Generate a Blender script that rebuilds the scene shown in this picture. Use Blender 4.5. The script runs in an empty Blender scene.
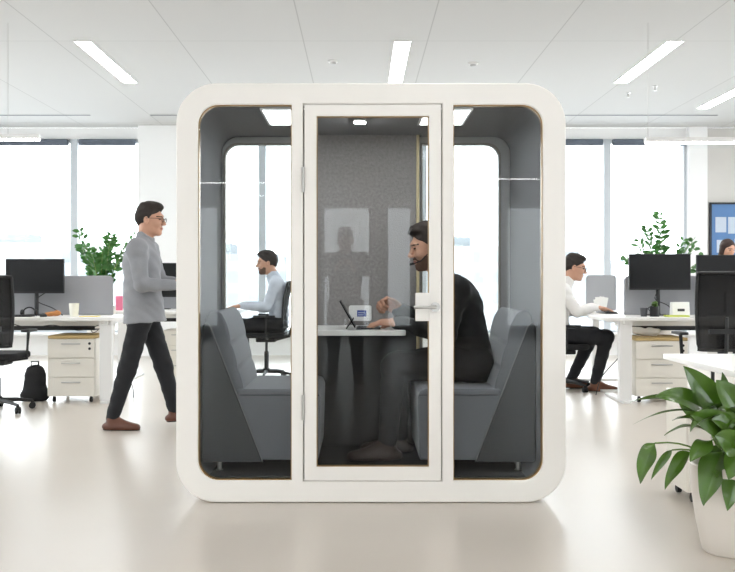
import bpy, bmesh, math, random
import numpy as np
from mathutils import Vector, Matrix
PI = math.pi
S = bpy.context.scene
COL = S.collection
H = 1.19; F = 960.0; CX = 360.0; CY = 280.0      # eye height, focal length in pixels, vanishing point
def R_(d): return math.radians(d)

# ------------------------------------------------------------------ materials
def srgb(r, g, b):
    f = lambda c: (c/255/12.92) if c/255 <= .04045 else ((c/255+.055)/1.055)**2.4
    return (f(r), f(g), f(b), 1)
MATS = {}
def mat(name, col, rough=.5, metal=0, noise=0, nscale=8, bump=0, bscale=60, spec=.5, sheen=0, coat=0, emit=None, estr=0, sub=0):
    if name in MATS: return MATS[name]
    m = bpy.data.materials.new(name); m.use_nodes = True
    n = m.node_tree.nodes; l = m.node_tree.links; p = n['Principled BSDF']
    p.inputs['Base Color'].default_value = col
    p.inputs['Roughness'].default_value = rough; p.inputs['Metallic'].default_value = metal
    p.inputs['Specular IOR Level'].default_value = spec
    p.inputs['Sheen Weight'].default_value = sheen; p.inputs['Coat Weight'].default_value = coat
    if sub:
        p.inputs['Subsurface Weight'].default_value = sub; p.inputs['Subsurface Radius'].default_value = (.012, .005, .003)
    if emit:
        p.inputs['Emission Color'].default_value = emit; p.inputs['Emission Strength'].default_value = estr
    tc = n.new('ShaderNodeTexCoord')
    if noise:
        t = n.new('ShaderNodeTexNoise'); t.inputs['Scale'].default_value = nscale; t.inputs['Detail'].default_value = 4
        l.new(tc.outputs['Object'], t.inputs['Vector'])
        mx = n.new('ShaderNodeMix'); mx.data_type = 'RGBA'
        mx.inputs['A'].default_value = tuple(c*(1-noise) for c in col[:3])+(1,)
        mx.inputs['B'].default_value = tuple(min(1, c*(1+noise)) for c in col[:3])+(1,)
        l.new(t.outputs['Fac'], mx.inputs['Factor']); l.new(mx.outputs['Result'], p.inputs['Base Color'])
    if bump:
        t2 = n.new('ShaderNodeTexNoise'); t2.inputs['Scale'].default_value = bscale; t2.inputs['Detail'].default_value = 3
        l.new(tc.outputs['Object'], t2.inputs['Vector'])
        b = n.new('ShaderNodeBump'); b.inputs['Strength'].default_value = bump; b.inputs['Distance'].default_value = .004
        l.new(t2.outputs['Fac'], b.inputs['Height']); l.new(b.outputs['Normal'], p.inputs['Normal'])
    MATS[name] = m
    return m
def glass_mat(name, tint=(.96, .98, .98), ior=1.5, k=1.0):
    m = bpy.data.materials.new(name); m.use_nodes = True
    n = m.node_tree.nodes; l = m.node_tree.links; n.clear()
    o = n.new('ShaderNodeOutputMaterial'); mx = n.new('ShaderNodeMixShader')
    t = n.new('ShaderNodeBsdfTransparent'); t.inputs['Color'].default_value = tint+(1,)
    g = n.new('ShaderNodeBsdfGlossy'); g.inputs['Roughness'].default_value = .0
    fr = n.new('ShaderNodeFresnel'); fr.inputs['IOR'].default_value = ior
    ml = n.new('ShaderNodeMath'); ml.operation = 'MULTIPLY'; ml.inputs[1].default_value = k
    l.new(fr.outputs[0], ml.inputs[0]); l.new(ml.outputs[0], mx.inputs[0])
    l.new(t.outputs[0], mx.inputs[1]); l.new(g.outputs[0], mx.inputs[2]); l.new(mx.outputs[0], o.inputs[0])
    MATS[name] = m; return m
def mesh_fabric(name, col, alpha):
    m = bpy.data.materials.new(name); m.use_nodes = True
    n = m.node_tree.nodes; l = m.node_tree.links
    p = n['Principled BSDF']; p.inputs['Base Color'].default_value = col; p.inputs['Roughness'].default_value = .8
    p.inputs['Alpha'].default_value = alpha
    MATS[name] = m; return m

EM_LAMP = 16.0
pod_white = mat('pod_white', srgb(238, 235, 231), .45, spec=.35, noise=.01, nscale=3)
felt = mat('grey_felt', srgb(143, 139, 138), .95, noise=.34, nscale=60, bump=.7, bscale=120, sheen=.3)
lining = mat('lining_felt', srgb(98, 98, 102), .9, noise=.1, nscale=70, bump=.3, bscale=200, sheen=.2)
pod_carpet = mat('pod_carpet', srgb(52, 52, 52), .95, noise=.3, nscale=160, bump=.5, bscale=300)
brass = mat('bronze_edge', srgb(150, 118, 70), .35, .6)
oak = mat('pale_oak', srgb(206, 190, 152), .5, noise=.1, nscale=12)
steel = mat('brushed_steel', srgb(190, 188, 185), .3, 1)
chrome = mat('chrome', srgb(225, 225, 225), .12, 1)
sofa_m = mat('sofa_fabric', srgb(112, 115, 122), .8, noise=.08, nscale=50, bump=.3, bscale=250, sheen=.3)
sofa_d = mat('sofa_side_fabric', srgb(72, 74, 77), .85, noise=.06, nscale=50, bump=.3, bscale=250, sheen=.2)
piping_m = mat('piping', srgb(135, 136, 138), .7)
white_lam = mat('white_laminate', srgb(236, 235, 233), .35, noise=.01, nscale=2)
white_metal = mat('white_metal', srgb(228, 228, 227), .4)
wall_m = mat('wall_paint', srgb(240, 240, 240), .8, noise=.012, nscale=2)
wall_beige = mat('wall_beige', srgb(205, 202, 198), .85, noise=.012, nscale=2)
frame_m = mat('window_frame', srgb(196, 202, 208), .45)
blind_m = mat('blind_cassette', srgb(96, 104, 116), .7)
black_pl = mat('black_plastic', srgb(20, 21, 23), .5, bump=.1)
black_scr = mat('dark_screen', srgb(12, 13, 16), .4, spec=.3)
black_fab = mat('black_fabric', srgb(28, 28, 30), .9, noise=.15, nscale=80, bump=.3)
net_m = mesh_fabric('mesh_back', srgb(16, 16, 18), .82)
divider_m = mat('divider_felt', srgb(160, 161, 165), .95, noise=.05, nscale=120, bump=.3, bscale=300)
cab_m = mat('cabinet_cream', srgb(226, 222, 213), .45)
rubber = mat('rubber', srgb(18, 18, 18), .7)
leaf_m = mat('leaf', srgb(68, 102, 26), .32, noise=.5, nscale=11, bump=.15, bscale=30, coat=.2)
leaf_d = mat('leaf_dark', srgb(58, 112, 44), .45, noise=.4, nscale=9)
stem_m = mat('stem', srgb(104, 132, 62), .5)
soil_m = mat('soil', srgb(50, 38, 30), 1, noise=.4, nscale=60, bump=1, bscale=90)
pot_m = mat('pot_ceramic', srgb(218, 211, 203), .4, noise=.015, nscale=4)
glass_win = glass_mat('window_glass', (.97, .985, .985), 1.45, .7)
glass_pod = glass_mat('pod_glass', (.95, .96, .96), 1.5, .38)
lamp_m = mat('lamp_diffuser', (1, 1, 1, 1), .5, emit=(1, .995, .99, 1), estr=EM_LAMP)
uplamp_m = mat('lamp_up_diffuser', (1, 1, 1, 1), .5, emit=(1, 1, 1, 1), estr=11)
podlamp_m = mat('booth_lamp_diffuser', (.9, .9, .9, 1), .3, emit=(.92, .96, 1, 1), estr=5.5)
spot_m = mat('booth_spot_diffuser', (1, 1, 1, 1), .3, emit=(1, .98, .95, 1), estr=110)

# ------------------------------------------------------------------ object helpers
def link(name, me, m=None, parent=None, smooth=False):
    o = bpy.data.objects.new(name, me); COL.objects.link(o)
    if m is not None:
        for q in (m if isinstance(m, (list, tuple)) else [m]): me.materials.append(q)
    if parent is not None: o.parent = parent
    if smooth: me.polygons.foreach_set('use_smooth', [True]*len(me.polygons))
    return o
def tag(o, label, cat=None, group=None, kind=None):
    if label: o['label'] = label
    if cat: o['category'] = cat
    if group: o['group'] = group
    if kind: o['kind'] = kind
    return o
def struct(o): o['kind'] = 'structure'; return o
def thing(name, label, cat, loc=(0, 0, 0), rz=0, group=None):
    o = bpy.data.objects.new(name, None); COL.objects.link(o); o.empty_display_size = .1
    o.location = loc; o.rotation_euler = (0, 0, rz)
    return tag(o, label, cat, group)
def obj(name, bm, m, parent=None, bevel=0, smooth=None, seg=2, ang=35):
    bmesh.ops.recalc_face_normals(bm, faces=bm.faces)
    me = bpy.data.meshes.new(name); bm.to_mesh(me); bm.free()
    o = link(name, me, m, parent)
    if bevel:
        b = o.modifiers.new('b', 'BEVEL'); b.width = bevel; b.segments = seg; b.limit_method = 'ANGLE'; b.angle_limit = R_(ang)
        b.harden_normals = False
    if smooth or (smooth is None and bevel):
        me.polygons.foreach_set('use_smooth', [True]*len(me.polygons))
        try: me.set_sharp_from_angle(angle=R_(40))
        except Exception: pass
    return o
def NB(): return bmesh.new()
def box(bm, x0, x1, y0, y1, z0, z1, M=None):
    v = [bm.verts.new((x, y, z)) for x in (x0, x1) for y in (y0, y1) for z in (z0, z1)]
    for f in ((0, 1, 3, 2), (4, 6, 7, 5), (0, 4, 5, 1), (2, 3, 7, 6), (0, 2, 6, 4), (1, 5, 7, 3)): bm.faces.new([v[i] for i in f])
    if M is not None: bmesh.ops.transform(bm, matrix=M, verts=v)
    return v
def tube(bm, pts, r, n=8, r2=None, caps=True):
    pts = [Vector(p) for p in pts]; rings = []
    for i, p in enumerate(pts):
        d = (pts[min(i+1, len(pts)-1)]-pts[max(i-1, 0)]).normalized()
        up = Vector((0, 0, 1)) if abs(d.z) < .95 else Vector((1, 0, 0))
        a = d.cross(up).normalized(); b = a.cross(d).normalized()
        t = i/(len(pts)-1); rr = r if r2 is None else r+(r2-r)*t
        rings.append([bm.verts.new(p+a*math.cos(2*PI*k/n)*rr+b*math.sin(2*PI*k/n)*rr) for k in range(n)])
    for A, B in zip(rings, rings[1:]):
        for k in range(n): bm.faces.new((A[k], A[(k+1) % n], B[(k+1) % n], B[k]))
    if caps: bm.faces.new(rings[0][::-1]); bm.faces.new(rings[-1])
def lathe(bm, prof, c=(0, 0, 0), n=32, axis='z'):
    rings = []
    for r, z in prof:
        ring = []
        for k in range(n):
            a = 2*PI*k/n; p = (r*math.cos(a), r*math.sin(a), z)
            if axis == 'y': p = (p[0], p[2], p[1])
            if axis == 'x': p = (p[2], p[0], p[1])
            ring.append(bm.verts.new((p[0]+c[0], p[1]+c[1], p[2]+c[2])))
        rings.append(ring)
    for A, B in zip(rings, rings[1:]):
        for k in range(n): bm.faces.new((A[k], A[(k+1) % n], B[(k+1) % n], B[k]))
    if prof[0][0] > 1e-4: bm.faces.new(rings[0][::-1])
    if prof[-1][0] > 1e-4: bm.faces.new(rings[-1])
def prism(bm, pts, a0, a1, plane='xz'):
    """extrude a 2-D outline: plane xz -> along y, xy -> along z, yz -> along x"""
    def P(u, v, w):
        return {'xz': (u, w, v), 'xy': (u, v, w), 'yz': (w, u, v)}[plane]
    A = [bm.verts.new(P(u, v, a0)) for u, v in pts]; B = [bm.verts.new(P(u, v, a1)) for u, v in pts]
    n = len(pts)
    bm.faces.new(A); bm.faces.new(B[::-1])
    for k in range(n): bm.faces.new((A[k], B[k], B[(k+1) % n], A[(k+1) % n]))
def rrect(x0, x1, y0, y1, rs, seg=10):
    """rounded rectangle, rs = radii (x0y0, x1y0, x1y1, x0y1)"""
    if not isinstance(rs, (list, tuple)): rs = (rs,)*4
    out = []
    for (cx, cy, sx, sy, a0), r in zip(((x0, y0, 1, 1, PI), (x1, y0, -1, 1, 1.5*PI), (x1, y1, -1, -1, 0), (x0, y1, 1, -1, .5*PI)), rs):
        if r <= 0: out.append((cx, cy)); continue
        for k in range(seg+1):
            a = a0+.5*PI*k/seg
            out.append((cx+sx*r+r*math.cos(a), cy+sy*r+r*math.sin(a)))
    return out
def plate(name, loops, y0, y1, m, parent=None, bev=0):
    """a vertical plate in xz with holes, thickness y0..y1"""
    cu = bpy.data.curves.new(name, 'CURVE'); cu.dimensions = '2D'; cu.fill_mode = 'BOTH'
    cu.extrude = (y1-y0)/2-bev; cu.bevel_depth = bev; cu.bevel_resolution = 1
    if bev: cu.offset = -bev
    for lp in loops:
        sp = cu.splines.new('POLY'); sp.points.add(len(lp)-1); sp.use_cyclic_u = True
        for q, (u, v) in zip(sp.points, lp): q.co = (u, v, 0, 1)
    t = bpy.data.objects.new('tmp', cu); COL.objects.link(t)
    dg = bpy.context.evaluated_depsgraph_get(); dg.update()
    me = bpy.data.meshes.new_from_object(t.evaluated_get(dg)); me.name = name
    bpy.data.objects.remove(t); bpy.data.curves.remove(cu)
    me.transform(Matrix.Translation((0, (y0+y1)/2, 0)) @ Matrix.Rotation(PI/2, 4, 'X'))
    me.materials.clear()
    bm = bmesh.new(); bm.from_mesh(me); bmesh.ops.remove_doubles(bm, verts=bm.verts, dist=1e-5)
    bmesh.ops.recalc_face_normals(bm, faces=bm.faces); bm.to_mesh(me); bm.free()
    return link(name, me, m, parent)
def ring_tube(name, outer, inner, y0, y1, m, parent=None, smooth=True):
    bm = NB(); n = len(outer)
    V = [[bm.verts.new((u, y, v)) for u, v in lp] for lp in (outer, inner) for y in (y0, y1)]
    o0, o1, i0, i1 = V
    for k in range(n):
        j = (k+1) % n
        bm.faces.new((o0[k], o1[k], o1[j], o0[j])); bm.faces.new((i0[k], i0[j], i1[j], i1[k]))
        bm.faces.new((o0[k], o0[j], i0[j], i0[k])); bm.faces.new((o1[k], i1[k], i1[j], o1[j]))
    return obj(name, bm, m, parent, smooth=smooth)
def copy_tree(o, parent=None):
    c = o.copy(); COL.objects.link(c); c.parent = parent
    for ch in list(o.children): copy_tree(ch, c)
    return c

# ------------------------------------------------------------------ signed distance modelling for bodies
def nrm(v): v = np.array(v, float); return v/np.linalg.norm(v)
class Fig:
    """smooth union of tapered limbs and ellipsoids -> one continuous surface"""
    def __init__(s): s.p = []
    def cone(s, a, b, ra, rb, k=.02, flat=None, f=1, op='add'):
        s.p.append(('c', np.array(a, float), np.array(b, float), ra, rb, k, None if flat is None else nrm(flat), f, op)); return s
    def ell(s, c, r, R=None, k=.02, op='add'):
        s.p.append(('e', np.array(c, float), np.array(r, float), np.eye(3) if R is None else R, 0, k, None, 1, op)); return s
    def clip(s, pt, n):
        s.p.append(('k', np.array(pt, float), nrm(n), 0, 0, 0, None, 1, 'clip')); return s
    def mesh(s, res, wr=0, wf=1.0):
        lo = np.full(3, 1e9); hi = -lo
        for q in s.p:
            if q[8] != 'add': continue
            if q[0] == 'c': R = max(q[3], q[4]); a = np.minimum(q[1], q[2])-R; b = np.maximum(q[1], q[2])+R
            else: R = q[2].max(); a = q[1]-R; b = q[1]+R
            lo = np.minimum(lo, a); hi = np.maximum(hi, b)
        lo -= .03; hi += .03
        n = np.ceil((hi-lo)/res).astype(int)+1
        G = np.full(n, 1.0, np.float32)
        ax = [lo[i]+res*np.arange(n[i]) for i in range(3)]
        for q in s.p:
            if q[0] == 'c': R = max(q[3], q[4]); a = np.minimum(q[1], q[2])-R; b = np.maximum(q[1], q[2])+R
            elif q[0] == 'e': R = q[2].max(); a = q[1]-R; b = q[1]+R
            else: a = lo; b = hi
            mg = q[5]+.05
            i0 = np.clip(((a-mg-lo)/res).astype(int), 0, n-1); i1 = np.clip(((b+mg-lo)/res).astype(int)+2, 1, n)
            sl = tuple(slice(i0[i], i1[i]) for i in range(3))
            X, Y, Z = np.meshgrid(ax[0][sl[0]], ax[1][sl[1]], ax[2][sl[2]], indexing='ij')
            if q[0] == 'c':
                A, B = q[1], q[2]; ba = B-A; L = max(ba@ba, 1e-9)
                px, py, pz = X-A[0], Y-A[1], Z-A[2]
                t = np.clip((px*ba[0]+py*ba[1]+pz*ba[2])/L, 0, 1)
                px = px-t*ba[0]; py = py-t*ba[1]; pz = pz-t*ba[2]
                if q[6] is not None:
                    nn = q[6]; d = (px*nn[0]+py*nn[1]+pz*nn[2])*(1/q[7]-1)
                    px = px+d*nn[0]; py = py+d*nn[1]; pz = pz+d*nn[2]
                D = np.sqrt(px*px+py*py+pz*pz)-(q[3]+(q[4]-q[3])*t)
                if q[6] is not None: D *= (q[7]+1)/2
            elif q[0] == 'e':
                M = q[3]; px, py, pz = X-q[1][0], Y-q[1][1], Z-q[1][2]
                u = [M[i][0]*px+M[i][1]*py+M[i][2]*pz for i in range(3)]; r = q[2]
                k0 = np.sqrt(sum((u[i]/r[i])**2 for i in range(3))); k1 = np.sqrt(sum((u[i]/r[i]**2)**2 for i in range(3)))+1e-6
                D = k0*(k0-1)/k1
            else:
                D = -((X-q[1][0])*q[2][0]+(Y-q[1][1])*q[2][1]+(Z-q[1][2])*q[2][2])
            g = G[sl]; k = max(q[5], 1e-4)
            if q[8] == 'add':
                h = np.clip(.5+.5*(g-D)/k, 0, 1); G[sl] = g*(1-h)+D*h-k*h*(1-h)
            elif q[8] == 'sub':
                h = np.clip(.5-.5*(g+D)/k, 0, 1); G[sl] = g*(1-h)-D*h+k*h*(1-h)
            else: G[sl] = np.maximum(g, D)
        if wr:
            X, Y, Z = np.meshgrid(*ax, indexing='ij')
            G = G+wr*(np.sin(31*wf*X+4*np.sin(13*Z)+2)*np.sin(37*wf*Z+3*np.sin(11*X+9*Y))+.6*np.sin(53*Z+29*X+4*np.sin(17*Y)))
        return surface_nets(G, lo, res)
def surface_nets(G, lo, res):
    G[0] = G[-1] = 1; G[:, 0] = G[:, -1] = 1; G[:, :, 0] = G[:, :, -1] = 1
    sg = G < 0; n = np.array(G.shape)-1
    acc = np.zeros(tuple(n)+(3,), np.float32); cnt = np.zeros(tuple(n), np.int32)
    base = np.stack(np.meshgrid(*[np.arange(v) for v in n], indexing='ij'), -1)
    corners = [(i, j, k) for i in (0, 1) for j in (0, 1) for k in (0, 1)]
    for a in corners:
        for d in range(3):
            if a[d]: continue
            b = list(a); b[d] = 1
            sa = tuple(slice(a[i], a[i]+n[i]) for i in range(3)); sb = tuple(slice(b[i], b[i]+n[i]) for i in range(3))
            cr = sg[sa] != sg[sb]; ga = G[sa][cr]; gb = G[sb][cr]; t = ga/(ga-gb)
            pt = np.tile(np.array(a, np.float32), (len(t), 1)); pt[:, d] += t
            acc[cr] += pt; cnt[cr] += 1
    act = cnt > 0; idx = np.full(tuple(n), -1, np.int64); idx[act] = np.arange(act.sum())
    V = (acc[act]/cnt[act][:, None]+base[act])*res+lo
    Fs = []
    for d in range(3):
        e, f = [(1, 2), (2, 0), (0, 1)][d]
        a = [slice(1, n[i]) for i in range(3)]; a[d] = slice(0, n[d]); b = list(a); b[d] = slice(1, n[d]+1)
        s0 = sg[tuple(a)]; s1 = sg[tuple(b)]; cr = s0 != s1
        ii = np.argwhere(cr)+np.array([0 if i == d else 1 for i in range(3)])
        de = np.zeros(3, int); de[e] = 1; df = np.zeros(3, int); df[f] = 1
        q = [idx[tuple((ii-o).T)] for o in (de+df, df, 0*de, de)]
        Q = np.stack(q, 1); fl = ~s0[cr]; Q[fl] = Q[fl][:, ::-1]; Fs.append(Q)
    return V, np.concatenate(Fs)
def fig_obj(name, islands, m, parent, facemat=None):
    V = []; Q = []; o = 0
    for v, q in islands: V.append(v); Q.append(q+o); o += len(v)
    V = np.concatenate(V); Q = np.concatenate(Q)
    me = bpy.data.meshes.new(name); me.from_pydata(V.tolist(), [], Q.tolist()); me.update()
    ob = link(name, me, m, parent, smooth=True)
    if facemat:
        C = V[Q].mean(1); me.polygons.foreach_set('material_index', facemat(C).astype(np.int32))
    return ob
def frame3(fwd, up=(0, 0, 1)):
    x = nrm(fwd); u = np.array(up, float); y = nrm(np.cross(u, x)); z = np.cross(x, y)
    return np.stack([x, y, z])          # rows: forward, left, up

def add_head(fg, c, R, s, neck=None, skin=True):
    c = np.array(c, float)
    P = lambda x, y, z: c+(x*R[0]+y*R[1]+z*R[2])*s
    E = lambda p, r, k=.012, op='add': fg.ell(P(*p), np.array(r)*s, R, k*s, op)
    E((-.018, 0, .03), (.096, .076, .088)); E((.028, 0, -.022), (.064, .062, .092), .03)
    E((.045, 0, -.085), (.042, .044, .03), .03); E((.074, 0, -.1), (.017, .02, .016), .02)
    E((.083, 0, .03), (.014, .046, .012), .02)
    for y in (-.032, .032): E((.097, y, .006), (.014, .017, .012), .012, 'sub')
    for y in (-.03, .03): E((.078, y, .006), (.013, .013, .011), .004)
    for y in (-.036, .036): E((.064, y, -.03), (.022, .02, .02), .02)
    fg.cone(P(.088, 0, .012), P(.114, 0, -.028), .008*s, .011*s, .012*s)
    for y in (-.011, .011): E((.102, y, -.032), (.011, .008, .008), .008)
    E((.09, 0, -.058), (.011, .024, .006), .008); E((.088, 0, -.07), (.011, .02, .007), .008)
    for y in (-.075, .075):
        E((-.008, y, -.008), (.019, .009, .032), .006); E((-.004, y*1.1, -.006), (.009, .006, .018), .004, 'sub')
    if neck is not None: fg.cone(P(-.028, 0, -.07), neck, .056*s, .054*s, .03*s)
    return P
def add_hand(fg, w, fd, pn, ts, curl, s, spread=.12, thumb=.5):
    w = np.array(w, float); fd = nrm(fd); pn = np.array(pn, float); pn = nrm(pn-fd*(pn@fd)); lat = np.cross(fd, pn)*ts   # lat points to the thumb side
    k = .006*s
    for j, o in enumerate((.028, .01, -.01, -.027)):
        kn = w+(fd*(.088-.004*abs(j-1))+lat*o)*s
        fg.cone(w+(lat*o*.62+fd*.01)*s, kn, .017*s, .0125*s, .012*s)
        ln = (.92, 1.03, .96, .76)[j]; d = fd+lat*(o*spread*6); d = nrm(d); p = kn
        for q, (L, cu) in enumerate(((.046, curl*.8), (.029, curl*1.1), (.022, curl*.8))):
            c, sn = math.cos(cu), math.sin(cu); ax_ = nrm(d-pn*(d@pn)) if abs(d@pn) < .99 else fd
            # rotate d towards palm side within the (d,pn) plane
            side = np.cross(lat, d); side = side if side@pn > 0 or q else side
            if q == 0: side = pn-d*(pn@d)
            else: side = pn_prev
            side = nrm(side); nd = d*c+side*sn; pn_prev = side*c-d*sn
            e = p+nd*L*ln*s; fg.cone(p, e, (.0098, .0088, .008)[q]*s, (.0088, .008, .0066)[q]*s, .003*s); p = e; d = nd
    b = w+(fd*.022+lat*.02)*s; d = nrm(fd*.62+lat*.72+pn*thumb); e = b+d*.045*s
    fg.cone(b, e, .017*s, .0125*s, .012*s); d2 = nrm(d+fd*.45+pn*.15); e2 = e+d2*.032*s; fg.cone(e, e2, .0115*s, .0098*s, .003*s)
    d3 = nrm(d2+fd*.2+pn*.2); fg.cone(e2, e2+d3*.026*s, .0098*s, .0072*s, .003*s)
    fg.cone(w-fd*.012*s, w+fd*.015*s, .026*s, .024*s, .012*s, flat=pn, f=.78)

def person(label, J, col, s=1.0, hair='short', glasses=False, beard=False, headset=False, collar=None, untuck=0, res=.009, skin=srgb(196, 150, 126), haircol=srgb(38, 30, 26), sleeve_r=1.0, shoecol=srgb(92, 58, 42), lapels=False, body_r=1.0, dep=.68, group=None):
    """J: joints in world metres. fwd = where the chest faces."""
    A = {k: np.array(v, float) for k, v in J.items() if k not in ('hands',)}
    base = J.get('base', (A['pel'][0], A['pel'][1], 0))
    root = thing('person', label, 'person', tuple(base))
    root_loc = np.array(base, float)
    for k in A: A[k] = A[k]-root_loc if k not in ('fwd', 'look', 'footL', 'footR', 'headup') else A[k]
    fwd = nrm(A['fwd']); lat = nrm(A['shL']-A['shR']); spine = nrm(A['chest']-A['pel'])
    fl = nrm(np.cross(lat, spine)); 
    tag_n = label[:6]
    skin_m = mat('skin_'+str(len(MATS)), skin, .5, noise=.06, nscale=30, sub=.08)
    brow_m = mat('hair_'+str(len(MATS)), haircol, .75, noise=.35, nscale=90, bump=.5, bscale=160)
    hs = s*1.02
    RH = frame3(A['look'], A.get('headup', (0, 0, 1)))
    # body
    fg = Fig(); P = add_head(fg, A['head'], RH, hs, A['neck'])
    fg.cone(A['neck'], A['chest'], .05*s, .07*s, .04)
    v1 = fg.mesh(.0042*s)
    bd = Fig(); bd.cone(A['pel'], A['chest'], .115*s, .125*s, .04, fl, .65); bd.cone(A['chest'], A['neck']-.01, .11*s, .055*s, .05, fl, .7)
    for q in 'LR':
        bd.cone(A['chest'], A['sh'+q], .08*s, .045*s, .03); bd.cone(A['sh'+q], A['el'+q], .045*s, .036*s, .02); bd.cone(A['el'+q], A['wr'+q], .036*s, .025*s, .02)
        bd.cone(A['hip'+q], A['kn'+q], .07*s, .046*s, .03); bd.cone(A['kn'+q], A['an'+q], .045*s, .03*s, .02)
        ft = nrm(A['foot'+q]); bd.cone(A['an'+q]-np.array([0, 0, .035]), A['an'+q]+ft*.11*s-np.array([0, 0, .04]), .028*s, .02*s, .02)
    isl = [v1, bd.mesh(.012)]
    for q in 'LR':
        if q in J['hands']:
            fd, pn, curl, th = J['hands'][q]
            hg = Fig(); add_hand(hg, A['wr'+q], fd, pn, (1 if q == 'R' else -1), curl, s*1.1, thumb=th); isl.append(hg.mesh(.0036))
    hc = A['head']
    def fm(C):
        L = (C-hc)@RH.T/hs; m = np.zeros(len(C))
        for y in (-.032, .032):
            m[(abs(L[:, 1]-y) < .021) & (abs(L[:, 2]-.026+.08*abs(abs(L[:, 1])-.028)) < .003) & (L[:, 0] > .06)] = 1
            m[(abs(L[:, 1]-y) < .011) & (abs(L[:, 2]-.006) < .0045) & (L[:, 0] > .06)] = 2
        m[(abs(L[:, 1]) < .022) & (abs(L[:, 2]+.065) < .007) & (L[:, 0] > .085)] = 3
        return m
    lip = mat('lip', srgb(168, 108, 96), .5); eye = mat('eye_dark', srgb(48, 38, 34), .2)
    fig_obj('body', isl, [skin_m, brow_m, eye, lip], root, fm)
    # upper garment
    top = Fig(); w = .158*s*body_r; waist = A['pel']*.5+A['chest']*.5-fl*.0
    top.cone(A['pel']+spine*.02, waist, w*1.0, w*.95, .05, fl, dep); top.cone(waist, A['chest'], w*.95, w*1.08, .05, fl, dep)
    if untuck: top.cone(A['pel']-spine*untuck, A['pel']+spine*.03, w*1.22, w*1.1, .04, fl, dep-.02).clip(A['pel']-spine*untuck, spine)
    top.cone(A['chest'], A['neck']-spine*.035, w*.98, .07*s, .05, fl, .7)
    for q in 'LR':
        sh = A['sh'+q]; top.cone(A['neck']-spine*.03*s, sh, .062*s, .068*s*sleeve_r, .04)
        top.cone(A['chest'], sh, .1*s, .072*s, .04, fl, .8)
        top.cone(sh, A['el'+q], .066*s*sleeve_r, .051*s*sleeve_r, .03); 
        cuff = A['wr'+q]-nrm(A['wr'+q]-A['el'+q])*.0*s
        top.cone(A['el'+q], cuff, .052*s*sleeve_r, .038*s*sleeve_r, .02)
        top.clip(cuff-0, -nrm(A['wr'+q]-A['el'+q])) if False else None
    v, f = top.mesh(res, wr=.0038)
    shirt_m = mat('shirt_'+str(len(MATS)), col['top'], .85, noise=.05, nscale=60, bump=.35, bscale=120, sheen=.15)
    g = fig_obj(col.get('topname', 'shirt'), [(v, f)], shirt_m, root)
    cg = Fig(); cg.cone(A['neck']-spine*.035, P(-.03, 0, -.092), .078*s, .068*s, .01); cc = P(-.03, 0, -.092)
    cg.clip(cc-spine*.008, -(spine+RH[0]*.75)).clip(cc, -spine)
    cm = shirt_m if collar is None else mat('collar_'+str(len(MATS)), collar, .8)
    fig_obj('collar', [cg.mesh(.006*s)], cm, root)
    # trousers
    hr = .08 if untuck else .094
    tr = Fig(); tr.cone(A['hipL']*.9+A['hipR']*.1, A['hipR']*.9+A['hipL']*.1, hr*s, hr*s, .03); tr.cone(A['pel'], A['pel']+spine*.04, .13*s, .13*s, .03, fl, .68)
    for q in 'LR':
        tr.cone(A['hip'+q]*.9+A['pel']*.1 if untuck else A['hip'+q], A['kn'+q], (hr+.008)*s, .071*s, .03); tr.cone(A['kn'+q], A['an'+q]+np.array([0, 0, .01]), .07*s, .05*s, .025)
    tm = mat('trousers_'+str(len(MATS)), col['bottom'], .85, noise=.08, nscale=50, bump=.3, bscale=120)
    fig_obj('trousers', [tr.mesh(res+.001, wr=.003)], tm, root)
    sm = mat('shoe_'+str(len(MATS)), shoecol, .45, noise=.15, nscale=20)
    for q in 'LR':
        ft = nrm(A['foot'+q]); an = A['an'+q]; up = nrm(np.array([0, 0, 1])-ft*ft[2]); sl = nrm(np.cross(up, ft))
        sg = Fig(); h0 = an-up*.055*s-ft*.045*s; t0 = h0+ft*.225*s-up*.006
        sg.cone(h0, t0, .036*s, .036*s, .02, up, .8); sg.cone(h0+ft*.05*s, t0-ft*.05*s, .042*s, .042*s, .02, up, .7)
        sg.cone(an-up*.05*s, an+up*.012*s, .043*s, .042*s, .025); sg.cone(an, t0-ft*.02*s, .038*s, .022*s, .03)
        bot = h0-up*.024*s; sg.clip(bot, up); so = fig_obj('shoe', [sg.mesh(.006)], sm, root)
        so2 = Fig(); so2.cone(h0, t0, .041*s, .041*s, .02, up, .8); so2.cone(h0+ft*.05*s, t0-ft*.05*s, .046*s, .045*s, .02, up, .7); so2.clip(bot-up*.01*s, up); so2.clip(bot+up*.002, -up)
        fig_obj('sole', [so2.mesh(.005)], rubber, so)
    # hair
    hg = Fig(); E = lambda p, r, k=.01, op='add': hg.ell(P(*p), np.array(r)*hs, RH, k*hs, op)
    E((-.02, 0, .036), (.101, .082, .092)); nl = lambda x, z: x*RH[0]+z*RH[2]
    if hair == 'short':
        E((.04, 0, .1), (.055, .058, .028), .03); E((-.01, 0, .11), (.07, .062, .025), .03); E((-.078, 0, .005), (.032, .06, .055), .03)
        hg.clip(P(0, 0, -.0), nl(-.86, 1)); E((.098, 0, .035), (.035, .07, .04), .012, 'sub')
    else:
        for y in (-.07, .07): hg.cone(P(-.01, y, .04), P(-.02, y*1.25, -.2), .035*hs, .03*hs, .03)
        hg.cone(P(-.07, 0, .0), P(-.09, 0, -.22), .065*hs, .05*hs, .03, RH[0], .7); E((.1, 0, -.02), (.062, .058, .085), .015, 'sub')
    fig_obj('hair', [hg.mesh(.0045, wr=.0022, wf=2.2)], brow_m, root)
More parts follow.
